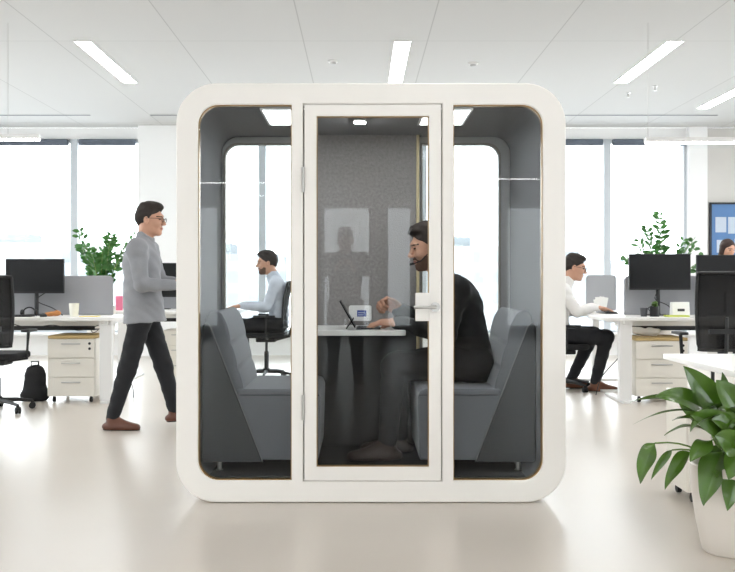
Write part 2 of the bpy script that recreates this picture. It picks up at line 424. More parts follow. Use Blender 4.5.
    if beard:
        bg = Fig(); B = lambda p, r, k=.012, op='add': bg.ell(P(*p), np.array(r)*hs, RH, k*hs, op)
        B((.028, 0, -.022), (.0655, .0635, .0935), .03); B((.046, 0, -.086), (.043, .045, .031), .03); B((.075, 0, -.1), (.018, .021, .017), .02)
        B((.0905, 0, -.05), (.0105, .027, .006), .01)
        B((.1, 0, -.063), (.014, .02, .0075), .004, 'sub'); bg.clip(P(.04, 0, -.042), nl(.35, -1)); bg.clip(P(-.03, 0, 0), nl(1, 0))
        fig_obj('beard', [bg.mesh(.004)], mat('stubble_'+str(len(MATS)), tuple((haircol[i]*.55+skin[i]*.22) for i in range(3))+(1,), .85, noise=.3, nscale=120), root)
    def loc(pts): return [Vector(P(*p)) for p in pts]
    if glasses:
        bm = NB()
        for y in (-.033, .033): tube(bm, loc([(.108, y+.021*math.cos(a*PI/6), .002+.016*math.sin(a*PI/6)) for a in range(13)]), .0022*hs, 6)
        tube(bm, loc([(.11, -.012, .006), (.116, 0, .008), (.11, .012, .006)]), .002*hs, 6)
        for y in (-1, 1): tube(bm, loc([(.106, .054*y, .008), (.06, .072*y, .01), (-.01, .082*y, .008)]), .002*hs, 6)
        obj('glasses', bm, black_pl, root, smooth=True)
    if headset:
        bm = NB()
        tube(bm, loc([(-.01, .088*math.cos(a), .03+.104*math.sin(a)) for a in [PI*k/14-.1 for k in range(15)]]), .006*hs, 8)
        for y in (-.088, .088):
            tube(bm, loc([(-.008, y*.93, -.005), (-.008, y*1.12, -.005)]), .026*hs, 16)
        hd = obj('headset', bm, black_pl, root, smooth=True)
        bm = NB(); tube(bm, loc([(0, .09, -.01), (.03, .092, -.035), (.07, .075, -.062), (.1, .045, -.07), (.112, .03, -.07)]), .0028*hs, 7)
        tube(bm, loc([(.108, .034, -.07), (.124, .02, -.07)]), .007*hs, 8)
        obj('microphone', bm, black_pl, hd, smooth=True)
    return root

# ================================================================== SETTING
XW0, XW1, YB, YF, ZC = -8.0, 8.4, 15.2, -9.8, 3.6
def floor_mat():
    m = bpy.data.materials.new('polished_floor'); m.use_nodes = True
    n = m.node_tree.nodes; l = m.node_tree.links; p = n['Principled BSDF']
    tc = n.new('ShaderNodeTexCoord'); t = n.new('ShaderNodeTexNoise'); t.inputs['Scale'].default_value = .9; t.inputs['Detail'].default_value = 3
    l.new(tc.outputs['Object'], t.inputs['Vector'])
    cr = n.new('ShaderNodeValToRGB'); cr.color_ramp.elements[0].position = .2; cr.color_ramp.elements[1].position = .8
    cr.color_ramp.elements[0].color = srgb(202, 194, 184); cr.color_ramp.elements[1].color = srgb(208, 200, 191)
    l.new(t.outputs['Fac'], cr.inputs['Fac'])
    t3 = n.new('ShaderNodeTexNoise'); t3.inputs['Scale'].default_value = 120; l.new(tc.outputs['Object'], t3.inputs['Vector'])
    mx = n.new('ShaderNodeMix'); mx.data_type = 'RGBA'; mx.blend_type = 'MULTIPLY'; mx.inputs['Factor'].default_value = .06
    l.new(cr.outputs['Color'], mx.inputs['A']); l.new(t3.outputs['Color'], mx.inputs['B']); l.new(mx.outputs['Result'], p.inputs['Base Color'])
    p.inputs['Roughness'].default_value = .3; p.inputs['Specular IOR Level'].default_value = .5
    return m
def ceil_mat():
    m = bpy.data.materials.new('ceiling_panels'); m.use_nodes = True
    n = m.node_tree.nodes; l = m.node_tree.links; p = n['Principled BSDF']; p.inputs['Roughness'].default_value = .85
    tc = n.new('ShaderNodeTexCoord'); mp = n.new('ShaderNodeMapping'); mp.inputs['Location'].default_value = (.57, .32+0, 0)
    l.new(tc.outputs['Object'], mp.inputs['Vector'])
    b = n.new('ShaderNodeTexBrick'); b.offset = 0; b.inputs['Scale'].default_value = 1; b.inputs['Brick Width'].default_value = 1.25; b.inputs['Row Height'].default_value = 5.0
    b.inputs['Mortar Size'].default_value = .006; b.inputs['Color1'].default_value = srgb(196, 195, 193); b.inputs['Color2'].default_value = srgb(198, 197, 195); b.inputs['Mortar'].default_value = srgb(172, 171, 169)
    l.new(mp.outputs[0], b.inputs['Vector']); l.new(b.outputs['Color'], p.inputs['Base Color'])
    return m
bm = NB(); box(bm, XW0, XW1, YF, YB, -.12, 0); struct(obj('floor', bm, floor_mat()))
bm = NB(); box(bm, XW0, XW1, YF, YB, ZC, ZC+.15); struct(obj('ceiling', bm, ceil_mat()))
# back wall: low sill wall, header, piers; X of the openings
zs, zh = .34, 3.42
bk = [(-7.6, -3.56), (-2.68, 2.72), (3.02, 5.20)]
bk = [(-7.6, -3.4), (-2.45, .02), (.30, 2.55), (3.15, 5.20)]
bm = NB(); box(bm, XW0, XW1, YB, YB+.3, 0, zs); box(bm, XW0, XW1, YB, YB+.3, zh, ZC)
box(bm, XW0, -7.6, YB, YB+.3, zs, zh); box(bm, -3.46, -2.62, YB-.25, YB+.3, 0, ZC)
box(bm, 5.17, 5.46, YB-.12, YB+.3, 0, ZC)
struct(obj('wall_back', bm, wall_m, bevel=.004))
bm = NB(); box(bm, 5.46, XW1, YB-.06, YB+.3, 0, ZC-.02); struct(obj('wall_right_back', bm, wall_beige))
def window(i, x0, x1, mulls, y, z0, z1, inner=1):
    bm = NB(); w = .055
    for a, b in ((z0, z0+w), (z1-w, z1)): box(bm, x0, x1, y+.03, y+.12, a, b)
    xs = [x0+w/2]+mulls+[x1-w/2]
    for k, x in enumerate(xs):
        q = w/2 if k in (0, len(xs)-1) else .055
        box(bm, x-q, x+q, y+.0, y+.14, z0, z1)
    o = struct(obj('window_%d' % i, bm, frame_m, bevel=.004))
    for a, b in zip(xs, xs[1:]):
        bm = NB(); box(bm, a+.03, b-.03, y+.07, y+.082, z0+.05, z1-.05); obj('pane', bm, glass_win, o)
    return o
window(1, -7.6, -3.46, [-5.9, -4.53], YB, zs, zh)
window(2, -2.62, 5.18, [-1.55, 1.0, 2.45, 3.92], YB, zs, zh)
n_tr = 1
for x0, x1 in ((-7.55, -5.98), (-5.82, -4.62), (-4.44, -3.56), (-2.6, -1.63), (-1.47, .92), (1.08, 2.37), (2.53, 3.84), (4.0, 5.16)):
    bm = NB(); box(bm, x0, x1, YB-.05, YB+.05, zh-.1, zh-.005)
    o = obj('roller_blind', bm, blind_m, bevel=.01); tag(o, None, 'blind', 'slate roller blinds rolled up over the windows'); o['label'] = 'slate grey roller blind rolled up at the top of the windows'
for i_, (a_, b_) in enumerate(((-6.4, -3.94), (-3.06, 5.22))):
    bm = NB(); box(bm, a_, b_, 14.0, 14.03, ZC-.01, ZC-.001); struct(obj('trim_%d' % (i_+1), bm, mat('slot', srgb(140, 142, 145), .6)))
bm = NB(); box(bm, XW0, XW1, YB-.2, YB-.02, zs-.02, zs+.02); struct(obj('trim_3', bm, white_lam, bevel=.006))
# side walls with unseen windows added for daylight, rear wall with windows (behind the camera)
def wall_x(name, x0, x1, holes):
    bm = NB(); z0, z1 = .3, 3.0; ys = [YF]+[v for h in holes for v in h]+[YB]
    box(bm, x0, x1, YF, YB, 0, z0); box(bm, x0, x1, YF, YB, z1, ZC)
    for a, b in zip(ys[::2], ys[1::2]): box(bm, x0, x1, a, b, z0, z1)
    return struct(obj(name, bm, wall_m))
hl = [(-3.4, 1.2), (6.6, 9.8), (10.4, 14.4)]
wall_x('wall_left', XW0-.25, XW0, hl); wall_x('wall_right', XW1, XW1+.25, hl)
iw = 3
for side, x in (('l', XW0-.15), ('r', XW1+.05)):
    for a, b in hl:
        bm = NB()
        for y in (a, (a+b)/2-.03, b-.06): box(bm, x, x+.1, y, y+.06, .3, 3.0)
        box(bm, x, x+.1, a, b, .3, .36); box(bm, x, x+.1, a, b, 2.94, 3.0)
        o = struct(obj('window_%d' % iw, bm, frame_m)); iw += 1
        bm = NB(); box(bm, x+.045, x+.055, a, b, .33, 2.97); obj('pane', bm, glass_win, o)
rh = [(-7.2, -5.4), (-4.9, -2.95), (-.80, .24), (.54, 1.10), (3.05, 4.4), (5.0, 7.2)]
bm = NB(); z0, z1 = .18, 2.75; xs = [XW0]+[v for h in rh for v in h]+[XW1]
box(bm, XW0, XW1, YF-.25, YF, 0, z0); box(bm, XW0, XW1, YF-.25, YF, z1, ZC)
for a, b in zip(xs[::2], xs[1::2]): box(bm, a, b, YF-.25, YF, z0, z1)
struct(obj('wall_front', bm, mat('dark_wall', srgb(120, 118, 116), .85)))
for a, b in rh:
    bm = NB()
    for x in (a, b-.05): box(bm, x, x+.05, YF-.15, YF-.05, z0, z1)
    for z in (z0, z1-.05): box(bm, a, b, YF-.15, YF-.05, z, z+.05)
    o = struct(obj('window_%d' % iw, bm, frame_m)); iw += 1
    bm = NB(); box(bm, a, b, YF-.105, YF-.095, z0, z1); obj('pane', bm, glass_win, o)

# ------------------------------------------------------------------ lamps
gl_light = 'recessed linear ceiling lights'
def ceiling_light(x, y0, y1, label):
    t = thing('ceiling_light', label, 'light', (x, (y0+y1)/2, ZC), 0, gl_light)
    L = (y1-y0)/2; w = .078
    bm = NB()
    for a, b in ((-w-.012, -w), (w, w+.012)): box(bm, a, b, -L-.012, L+.012, -.008, .0)
    for a, b in ((-L-.012, -L), (L, L+.012)): box(bm, -w, w, a, b, -.008, .0)
    obj('trim_frame', bm, white_metal, t)
    bm = NB(); box(bm, -w, w, -L, L, -.005, .0); obj('diffuser', bm, lamp_m, t)
ceiling_light(-2.80, 9.68, 11.7, 'white linear ceiling light above the walking man, left of three')
ceiling_light(.43, 9.68, 11.7, 'white linear ceiling light straight above the middle of the booth')
ceiling_light(3.18, 9.68, 11.7, 'white linear ceiling light at upper right, left of the edge one')
ceiling_light(4.80, 11.4, 13.45, 'white linear ceiling light cut by the right edge of the picture')
for x in (-6.0, -2.8, .43, 3.18, 6.3):  # further ceiling lights out of view, added to light the room
    for y in (4.6, -.6, -5.8):
        if x == .43 and y == -5.8: continue
        ceiling_light(x, y, y+2.0, 'unseen linear ceiling light added out of view to light the office')
def pendant(x0, x1, y, z, label):
    t = thing('pendant_light', label, 'light', ((x0+x1)/2, y, z)); L = (x1-x0)/2
    bm = NB(); box(bm, -L, L, -.035, .035, .012, .055); obj('housing', bm, white_metal, t, bevel=.003)
    bm = NB(); box(bm, -L+.01, L-.01, -.03, .03, 0, .012); obj('diffuser', bm, lamp_m, t)
    for x in (-L+.03, L-.3):
        bm = NB(); tube(bm, [(x, 0, .055), (x, 0, ZC-z)], .0025, 5); obj('cable', bm, steel, t)
pendant(2.67, 5.2, 9.0, 2.47, 'slim white pendant light hanging over the right desks')
pendant(-5.6, -3.0, 9.0, 2.50, 'slim white pendant light hanging over the left desks')
pendant(1.30, 4.2, -4.3, 2.72, 'slim pendant light behind the viewer mirrored in the right booth glass')
pendant(-3.9, -1.05, -4.3, 2.66, 'slim pendant light behind the viewer mirrored in the left booth glass')
for (px, py, lab) in ((333, 61, 'round white smoke detector on the ceiling left of the middle light'), (473, 63, 'round white smoke detector on the ceiling right of the middle light')):
    Y = F*(ZC-H)/(CY-py); X = (px-CX)*Y/F
    t = thing('smoke_detector', lab, 'smoke detector', (X, Y, ZC)); bm = NB(); lathe(bm, [(.055, 0), (.055, -.014), (.045, -.02)], n=24); obj('base', bm, white_metal, t, smooth=None)
    bm = NB(); lathe(bm, [(.034, -.02), (.034, -.036), (.02, -.042)], n=24); obj('sensor_head', bm, mat('sensor', srgb(190, 190, 190), .5), t)
for (px, py, lab) in ((628, 97, 'small sprinkler head under the ceiling, the one nearer the booth'), (655, 90, 'small sprinkler head under the ceiling by the right light')):
    Y = F*(ZC-H)/(CY-py+4); X = (px-CX)*Y/F
    t = thing('sprinkler_head', lab, 'sprinkler', (X, Y, ZC)); bm = NB(); lathe(bm, [(.035, .002), (.03, -.008), (.01, -.01), (.01, -.05), (.022, -.055), (.022, -.06)], n=16); obj('nozzle', bm, steel, t)

# ================================================================== BOOTH
Y0 = 5.12; sc = F/Y0
def bx(px): return (px-CX)/sc
def bz(py): return H-(py-CY)/sc
pod = thing('phone_booth', 'large white office booth with rounded corners and glass front', 'office booth', (0, Y0, 0))
def rel(o): return o
yF, yR = 0.0, 1.20
outer = rrect(bx(176), bx(566), .003, bz(83), .215, 14)
zt, zb = bz(104.6), bz(480.5)
left_op = rrect(bx(198), bx(291.5), zb, zt, (.11, 0, 0, .11), 10)
door_op = rrect(bx(303), bx(442.5), bz(481.5), bz(103.5), 0)
right_op = rrect(bx(453.5), bx(543), zb, zt, (0, .11, .11, 0), 10)
plate('front_frame', [outer, left_op, door_op, right_op], yF, .07, pod_white, pod, bev=.007)
cav = rrect(-.905, .982, zb-.005, zt+.003, .115, 14)
ring_tube('shell', outer, cav, .0705, yR, pod_white, pod)
cin = rrect(-.900, .977, zb, zt-.002, .11, 14)
ring_tube('wall_lining', cav, cin, .075, yR-.02, lining, pod)
bm = NB(); box(bm, -.82, .895, .08, yR-.08, zb-.004, zb+.008); obj('carpet', bm, pod_carpet, pod)
bm = NB(); box(bm, -.75, .85, .02, yR-.02, .0, .0028); obj('plinth', bm, rubber, pod)
def gasket(name, lp_out, w, y0, y1, cx, cz, parent, m_=None):
    m_ = m_ or brass
    xs = [p[0] for p in lp_out]; zs_ = [p[1] for p in lp_out]
    x0, x1, z0, z1 = min(xs), max(xs), min(zs_), max(zs_)
    inn = [(x0+w+(p[0]-x0)*(x1-x0-2*w)/(x1-x0), z0+w+(p[1]-z0)*(z1-z0-2*w)/(z1-z0)) for p in lp_out]
    return ring_tube(name, lp_out, inn, y0, y1, m_, parent, smooth=False)
gasket('glass_edge', left_op, .0045, .012, .05, 0, 0, pod); gasket('glass_edge', right_op, .0045, .012, .05, 0, 0, pod)
for nm, a, b, rs in (('left', 198, 291.5, (.11, 0, 0, .11)), ('right', 453.5, 543, (0, .11, .11, 0))):
    plate('glass_pane', [rrect(bx(a)+.005, bx(b)-.005, zb+.005, zt-.005, rs, 10)], .028, .034, glass_pod, pod)
# rear wall: frame with two windows and a felt panel between them
rear_out = rrect(-.899, .976, zb+.002, zt-.004, .11, 14)
rl = rrect(-.888, -.385, zb+.07, zt-.045, (.09, 0, 0, .09), 10); rr = rrect(.395, .915, zb+.07, zt-.045, (0, .09, .09, 0), 10)
plate('rear_frame', [rear_out, rl, rr], yR-.075, yR-.02, mat('rear_frame_paint', srgb(176, 176, 176), .5), pod, bev=.004)
for q in (rl, rr): gasket('rear_glass_edge', q, .012, yR-.08, yR-.025, 0, 0, pod, mat('rear_edge', srgb(150, 146, 138), .5))
for a, b, rs in ((-.888, -.385, (.09, 0, 0, .09)), (.395, .915, (0, .09, .09, 0))):
    plate('rear_glass_pane', [rrect(a+.004, b-.004, zb+.074, zt-.049, rs, 10)], yR-.05, yR-.044, glass_pod, pod)
bm = NB(); box(bm, -.37, .362, yR-.15, yR-.076, .862, zt-.002); obj('felt_panel', bm, felt, pod, bevel=.004)
bm = NB(); box(bm, -.37, .362, yR-.148, yR-.076, zb+.002, .86); obj('rear_panel_lower', bm, mat('lower_dark_grey', srgb(70, 69, 68), .8, noise=.1, nscale=60), pod)  # rear panel below table height, in a darker tone than the felt above
for x in (-.382, .362):
    bm = NB(); box(bm, x, x+.02, yR-.155, yR-.076, zb+.002, zt-.003); obj('wood_edge', bm, oak, pod, bevel=.002)
# ceiling lights of the booth
for x0, x1 in ((-.53, -.285), (.355, .60)):
    bm = NB()
    zc = zt-.004; y0, y1 = .08, .58
    for a, b, c, d in ((x0-.012, x0, y0, y1), (x1, x1+.012, y0, y1), (x0-.012, x1+.012, y0-.012, y0), (x0-.012, x1+.012, y1, y1+.012)): box(bm, a, b, c, d, zc-.012, zc)
    o = obj('ceiling_panel', bm, white_metal, pod)
    bm = NB(); box(bm, x0, x1, y0, y1, zc-.007, zc-.001); obj('light_diffuser', bm, podlamp_m, o)
bm = NB(); box(bm, -.036, .036, .44, .52, zt-.016, zt-.003); o = obj('spotlight', bm, white_metal, pod)
bm = NB(); box(bm, -.03, .03, .446, .514, zt-.019, zt-.0165); obj('spot_diffuser', bm, spot_m, o)
# door
D = [rrect(bx(304.3), bx(441.2), bz(480.6), bz(104.6), .004, 2), rrect(bx(316.5), bx(429), bz(467), bz(116), 0)]
g0, g1, g2 = bx(416.5), bz(320), bz(294)
D[1] = [(bx(316.5), bz(467)), (bx(429), bz(467)), (bx(429), g1), (g0, g1), (g0, g2), (bx(429), g2), (bx(429), bz(116)), (bx(316.5), bz(116))]
door = plate('door', D, -.002, .05, pod_white, pod, bev=.003)
inn = [(x+(.007 if x < 0 else -.007), z+(.007 if z < 1 else -.007)) for x, z in D[1]]
gd = [(bx(316.5), bz(467), 1, 1), (bx(429), bz(467), -1, 1), (bx(429), g1, -1, -1), (g0, g1, -1, -1), (g0, g2, -1, 1), (bx(429), g2, -1, 1), (bx(429), bz(116), -1, -1), (bx(316.5), bz(116), 1, -1)]
inn = [(x+sx*.0045, z+sz*.0045) for x, z, sx, sz in gd]
ring_tube('door_glass_edge', D[1], inn, .012, .04, brass, door, smooth=False)
bm = NB(); prism(bm, [(x+sx*.003, z+sz*.003) for x, z, sx, sz in gd], .023, .029); obj('door_glass', bm, glass_pod, door)
for py0, py1 in ((167, 192), (395, 420)):
    bm = NB(); lathe(bm, [(.008, bz(py1)), (.008, bz(py0))], (bx(303.2), -.006, 0), 12); box(bm, bx(303.2)-.006, bx(303.2)+.006, -.004, .002, bz(py1), bz(py0)); obj('hinge', bm, steel, door)
do = rrect(bx(303)-.004, bx(442.5)+.004, bz(481.5)-.004, bz(103.5)+.004, 0); di = rrect(bx(303)+.022, bx(442.5)-.022, bz(481.5)+.022, bz(103.5)-.022, 0)
ring_tube('door_seal', do, di, .0705, .085, rubber, pod, smooth=False)
hx, hz = bx(435), bz(307)
bm = NB(); lathe(bm, [(.026, -.012), (.026, -.003), (.0, -.002)], (hx, 0, hz), 28, 'y'); h = obj('handle', bm, steel, door, smooth=None)
bm = NB(); tube(bm, [(hx, -.01, hz), (hx, -.05, hz), (hx-.012, -.056, hz), (hx-.115, -.056, hz)], .0085, 12); obj('lever', bm, steel, h, smooth=True)
bm = NB(); box(bm, g0-.006, bx(429)+.002, -.005, .0, g1-.006, g2+.006); obj('lock_plate', bm, pod_white, door, bevel=.002)

# sofas
def sofa(label, mirror):
    sgn = -1 if mirror else 1
    t = thing('booth_sofa', label, 'sofa', ((.985 if mirror else -.885), Y0+.19, zb+.003), 0, 'sofas inside the booth')
    g = zb+.003
    X = lambda x: sgn*x
    d0, d1 = 0.0, .80
    def pr(name, pts, a, b, m, bev, par=t, seg=3):
        bm = NB(); prism(bm, [(X(u), v-g) for u, v in pts], a, b); return obj(name, bm, m, par, bevel=bev, seg=seg)
    for a, b in ((d0, d0+.03), (d1-.03, d1)):
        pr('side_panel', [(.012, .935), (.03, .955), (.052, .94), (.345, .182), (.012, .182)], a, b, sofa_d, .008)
        bm = NB(); y = a if a == d0 else b
        tube(bm, [(X(.034), y, .957-g), (X(.055), y, .94-g), (X(.348), y, .182-g)], .003, 6); obj('piping', bm, piping_m, t, smooth=True)
    # leaning backrest with stitched pleats
    fx = lambda z: .235-(z-.56)*(.235-.125)/.42
    pts = [(.02, .56), (.245, .56)]+[(fx(z)+.010*abs(math.sin((z-.56)/.42*PI*3))**.5, z) for z in [.56+.42*k/24 for k in range(1, 24)]]
    pts += [(.115, 1.0), (.09, 1.02), (.05, 1.015), (.03, .99), (.015, .9)]
    pr('backrest', pts, d0+.032, d1-.032, sofa_m, .012)
    pr('seat', [(.2, .19), (.655, .19), (.665, .54), (.65, .575), (.62, .585), (.2, .585)], d0+.012, d1-.012, sofa_m, .014)
    bm = NB(); tube(bm, [(X(.22), d0+.01, .552-g), (X(.66), d0+.01, .552-g)], .003, 5); obj('seam', bm, sofa_d, t)
    for x in (.1, .58):
        for y in (.06, .72):
            bm = NB(); lathe(bm, [(.02, 0), (.02, .008), (.014, .012), (.014, .06), (.019, .068), (.019, .078)], (X(x), y, 0), 16); obj('leg', bm, steel, t, smooth=None)
    return t
sofa('grey upholstered booth sofa on the left, empty', False)
sofa('grey upholstered booth sofa on the right under the man with the headset', True)
# table in the booth
t = thing('booth_table', 'small white table fixed to the felt panel inside the booth', 'table', (-.02, Y0+yR-.16, .9))
bm = NB(); prism(bm, rrect(-.285, .285, -.66, 0, (.05, .05, 0, 0), 8), -.03, 0, 'xy'); obj('tabletop', bm, white_lam, t, bevel=.004)
bm = NB(); box(bm, -.2, .2, -.28, -.001, -.042, -.031); obj('bracket', bm, black_pl, t)
# tablet computer with keyboard
t = thing('tablet_computer', 'black tablet computer with kickstand and keyboard on the booth table', 'tablet', (0, Y0+.60, .9005))
a = math.atan2(26, 15); Mx = Matrix.Translation((-.028, 0, .011)) @ Matrix.Rotation(-(PI/2-a)-0.0, 4, 'Y')
bm = NB(); box(bm, -.004, .004, -.13, .13, 0, .18, Mx); obj('screen', bm, black_scr, t, bevel=.002)
bm = NB(); box(bm, -.022, .12, -.125, .125, .001, .008); kb = obj('keyboard', bm, black_pl, t, bevel=.002)
bm = NB()
for i in range(5):
    for j in range(12): box(bm, -.012+i*.018, .003+i*.018, -.115+j*.0195, -.099+j*.0195, .0082, .0105)
obj('keys', bm, mat('keys', srgb(50, 50, 54), .5), kb)
bm = NB(); box(bm, -.003, .003, -.1, .1, 0, .075, Matrix.Translation((-.082, 0, .001)) @ Matrix.Rotation(.62, 4, 'Y')); obj('kickstand', bm, black_pl, t)
# wall panel with blue screen
t = thing('booth_control_panel', 'white rounded panel with a small blue display on the felt wall', 'control panel', (-.0, Y0+yR-.151, 0))
z0_, z1_ = H-(322-CY)/160, H-(306-CY)/160
bm = NB(); prism(bm, rrect((348.5-CX)/160, (372-CX)/160, z0_, z1_, .014, 5), -.014, 0); obj('casing', bm, white_metal, t, bevel=.002)
bm = NB(); box(bm, (357-CX)/160, (366.5-CX)/160, -.016, -.0145, H-(317.5-CY)/160, H-(311-CY)/160); o = obj('display', bm, mat('blue_display', srgb(62, 84, 160), .3), t)
bm = NB()
for q, (u0, u1) in enumerate(((-.012, .028), (-.012, .02))): box(bm, u0, u1, -.0175, -.0165, H-(313.4+q*2.2-CY)/160-.003, H-(313.4+q*2.2-CY)/160+.001)
obj('display_mark', bm, mat('display_mark', srgb(205, 212, 232), .4), o)

# ================================================================== OFFICE FURNITURE
def office_chair(name, label, loc, rz, h=.52, parts=True, net=True, top=1.2):
    """faces local +X"""
    t = thing('office_chair', label, 'office chair', loc, rz, 'black swivel office chairs')
    bm = NB(); prism(bm, rrect(-.24, .25, -.24, .24, (.08, .1, .1, .08), 6), h-.045, h+.015, 'xy'); obj('seat', bm, black_fab, t, bevel=.02, seg=3)
    bm = NB(); box(bm, -.12, .12, -.1, .1, h-.1, h-.046); obj('seat_mechanism', bm, black_pl, t, bevel=.015)
    # back: curved frame ring and net
    n = 14; lean = .12
    def bp(u, v):   # u -1..1 across, v 0..1 up
        z = h+.08+v*(top-h-.08); w = .225*(1-.12*(1-v)**2); x = -.26-.03*math.sin(v*PI*.9)*-1-lean*v*.6+.05*(abs(u)**2)+(.045 if False else 0)
        return (x, u*w, z)
    loop = [bp(-1+2*k/n, 1) for k in range(n+1)]+[bp(1, 1-k/n) for k in range(1, n+1)]+[bp(1-2*k/n, 0) for k in range(1, n+1)]+[bp(-1, k/n) for k in range(1, n)]
    loop.append(loop[0]); bm = NB(); tube(bm, loop, .013, 8, caps=False); bf = obj('back_frame', bm, black_pl, t, smooth=True)
    bm = NB(); G = [[bm.verts.new(bp(-.97+1.94*i/n, .01+.98*j/n)) for i in range(n+1)] for j in range(n+1)]
    for j in range(n):
        for i in range(n): bm.faces.new((G[j][i], G[j][i+1], G[j+1][i+1], G[j+1][i]))
    o = obj('backrest', bm, net_m, t, smooth=True); sm_ = o.modifiers.new('s', 'SOLIDIFY'); sm_.thickness = .004
    bm = NB(); tube(bm, [(-.1, 0, h-.07), (-.27, 0, h-.03), (-.31, 0, h+.1), (-.325, 0, h+.36)], .024, 8, .014); box(bm, -.335, -.31, -.15, .15, h+.22, h+.26); obj('back_support', bm, black_pl, t, smooth=False)
    for s_ in (-1, 1):
        bm = NB(); tube(bm, [(-.02, .1*s_, h-.06), (-.02, .27*s_, h-.04), (-.02, .285*s_, h+.2)], .016, 8); ar = obj('armrest', bm, black_pl, t)
        bm = NB(); prism(bm, rrect(-.13, .13, .285*s_-.04, .285*s_+.04, .03, 4), h+.2, h+.225, 'xy'); obj('arm_pad', bm, black_pl, ar, bevel=.006)
    bm = NB(); lathe(bm, [(.04, .08), (.04, .13), (.027, .14), (.027, h-.22), (.016, h-.21), (.016, h-.1)], n=20); obj('gas_lift', bm, black_pl, t, smooth=None)
    for k in range(5):
        a = 2*PI*k/5+.3; c, s_ = math.cos(a), math.sin(a)
        bm = NB(); tube(bm, [(.02*c, .02*s_, .1), (.17*c, .17*s_, .095), (.31*c, .31*s_, .075)], .024, 8, .014); lg = obj('base_leg', bm, black_pl, t, smooth=True)
        bm = NB()
        for q in (-.014, .014):
            M = Matrix.Translation((.31*c, .31*s_, .03)) @ Matrix.Rotation(a+1.2, 4, 'Z') @ Matrix.Translation((q, 0, 0))
            v0 = len(bm.verts); lathe(bm, [(.03, -.009), (.03, .009)], (0, 0, 0), 16, 'x'); bm.verts.ensure_lookup_table()
            bmesh.ops.transform(bm, matrix=M, verts=bm.verts[v0:])
        box(bm, .31*c-.012, .31*c+.012, .31*s_-.012, .31*s_+.012, .035, .07)
        obj('caster', bm, rubber, lg, smooth=False)
    return t
def desk(label, x0, x1, y0, y1, legs, z=.83, rad=.06, along='x', group='white sit-stand desks'):
    t = thing('desk', label, 'desk', (x0, y0, 0), 0, group); w, d = x1-x0, y1-y0
    bm = NB(); prism(bm, rrect(0, w, 0, d, rad, 6), z-.032, z, 'xy'); obj('tabletop', bm, white_lam, t, bevel=.003)
    for p in legs:
        bm = NB()
        if along == 'x':
            X, Yc = p-x0, .12 if d < 2 else .3
            box(bm, X-.06, X+.06, Yc-.04, Yc+.04, .025, z-.032); box(bm, X-.04, X+.04, .02, d-.06, 0, .025); box(bm, X-.03, X+.03, .04, d-.04, z-.07, z-.032)
        else:
            Yp, Xc = p-y0, w*.5
            box(bm, Xc-.04, Xc+.04, Yp-.06, Yp+.06, .025, z-.032); box(bm, .06, w-.02, Yp-.04, Yp+.04, 0, .025); box(bm, .04, w-.04, Yp-.03, Yp+.03, z-.07, z-.032)
        obj('leg', bm, white_metal, t, bevel=.005)
    bm = NB()
    if along == 'x': box(bm, legs[0]-x0, legs[-1]-x0, d*.55, d*.62, z-.1, z-.05)
    else: box(bm, w*.5, w*.6, legs[0]-y0, legs[-1]-y0, z-.1, z-.05)
    obj('crossbar', bm, white_metal, t)
    if along == 'x' and w > 1.2:
        bm = NB(); box(bm, .35, w-.35, d*.7, d*.92, z-.15, z-.14); box(bm, .35, w-.35, d*.69, d*.7, z-.15, z-.08); obj('cable_tray', bm, black_pl, t)
    return t
def monitor(label, x0, x1, y, z0, z1, zd=.83, back=False):
    xc = (x0+x1)/2; t = thing('monitor', label, 'monitor', (xc, y, zd), 0, 'black desktop monitors'); w = (x1-x0)/2
    bm = NB(); box(bm, -w, w, 0, .035, z0-zd, z1-zd); bz_ = obj('casing', bm, black_pl, t, bevel=.005)
    bm = NB(); box(bm, -w+.008, w-.008, (.0351 if back else -.001), (.0365 if back else .0), z0-zd+.018, z1-zd-.008); obj('screen', bm, black_scr, t)
    bm = NB(); tube(bm, [(0, .06, .01), (0, .07, (z0+z1)/2-zd)], .02, 10); obj('stand', bm, black_pl, t)
    bm = NB(); prism(bm, rrect(-.12, .12, -.04, .14, .03, 4), 0, .01, 'xy'); obj('stand_base', bm, black_pl, t)
    return t
def pedestal(label, x0, x1, y0, y1, z1=.62, pad=True, rows=3):
    t = thing('drawer_pedestal', label, 'drawer cabinet', (x0, y0, 0), 0, 'white drawer pedestals'); w, d = x1-x0, y1-y0
    zb_ = .06
    bm = NB(); box(bm, 0, w, .018, d, zb_, z1); obj('body', bm, cab_m, t, bevel=.004)
    h = (z1-zb_)/rows
    for k in range(rows):
        bm = NB(); box(bm, .003, w-.003, 0, .0175, zb_+k*h+.004, zb_+(k+1)*h-.004); dr = obj('drawer', bm, cab_m, t, bevel=.003)
        bm = NB(); zz = zb_+(k+1)*h-.055; box(bm, w*.3, w*.7, -.014, -.001, zz, zz+.012); obj('handle', bm, steel, dr, bevel=.003)
    bm = NB()
    for q in (0, 1):
        bm = NB(); lathe(bm, [(.013, -.005), (.013, .0)], (w-.05, 0, z1-.045-.05*q), 14, 'y'); obj('lock', bm, black_pl, t)
    for x in (.05, w-.05):
        for y in (.06, d-.06):
            bm = NB(); lathe(bm, [(.025, -.012), (.025, .012)], (x, y, .026), 14, 'x'); box(bm, x-.01, x+.01, y-.01, y+.01, .026, zb_-.001); obj('caster', bm, rubber, t)
    if pad:
        bm = NB(); prism(bm, rrect(.0, w, 0, d, .02, 3), z1+.001, z1+.03, 'xy'); obj('cushion', bm, mat('mustard_pad', srgb(186, 162, 112), .8, noise=.1, nscale=40), t, bevel=.006)
    return t
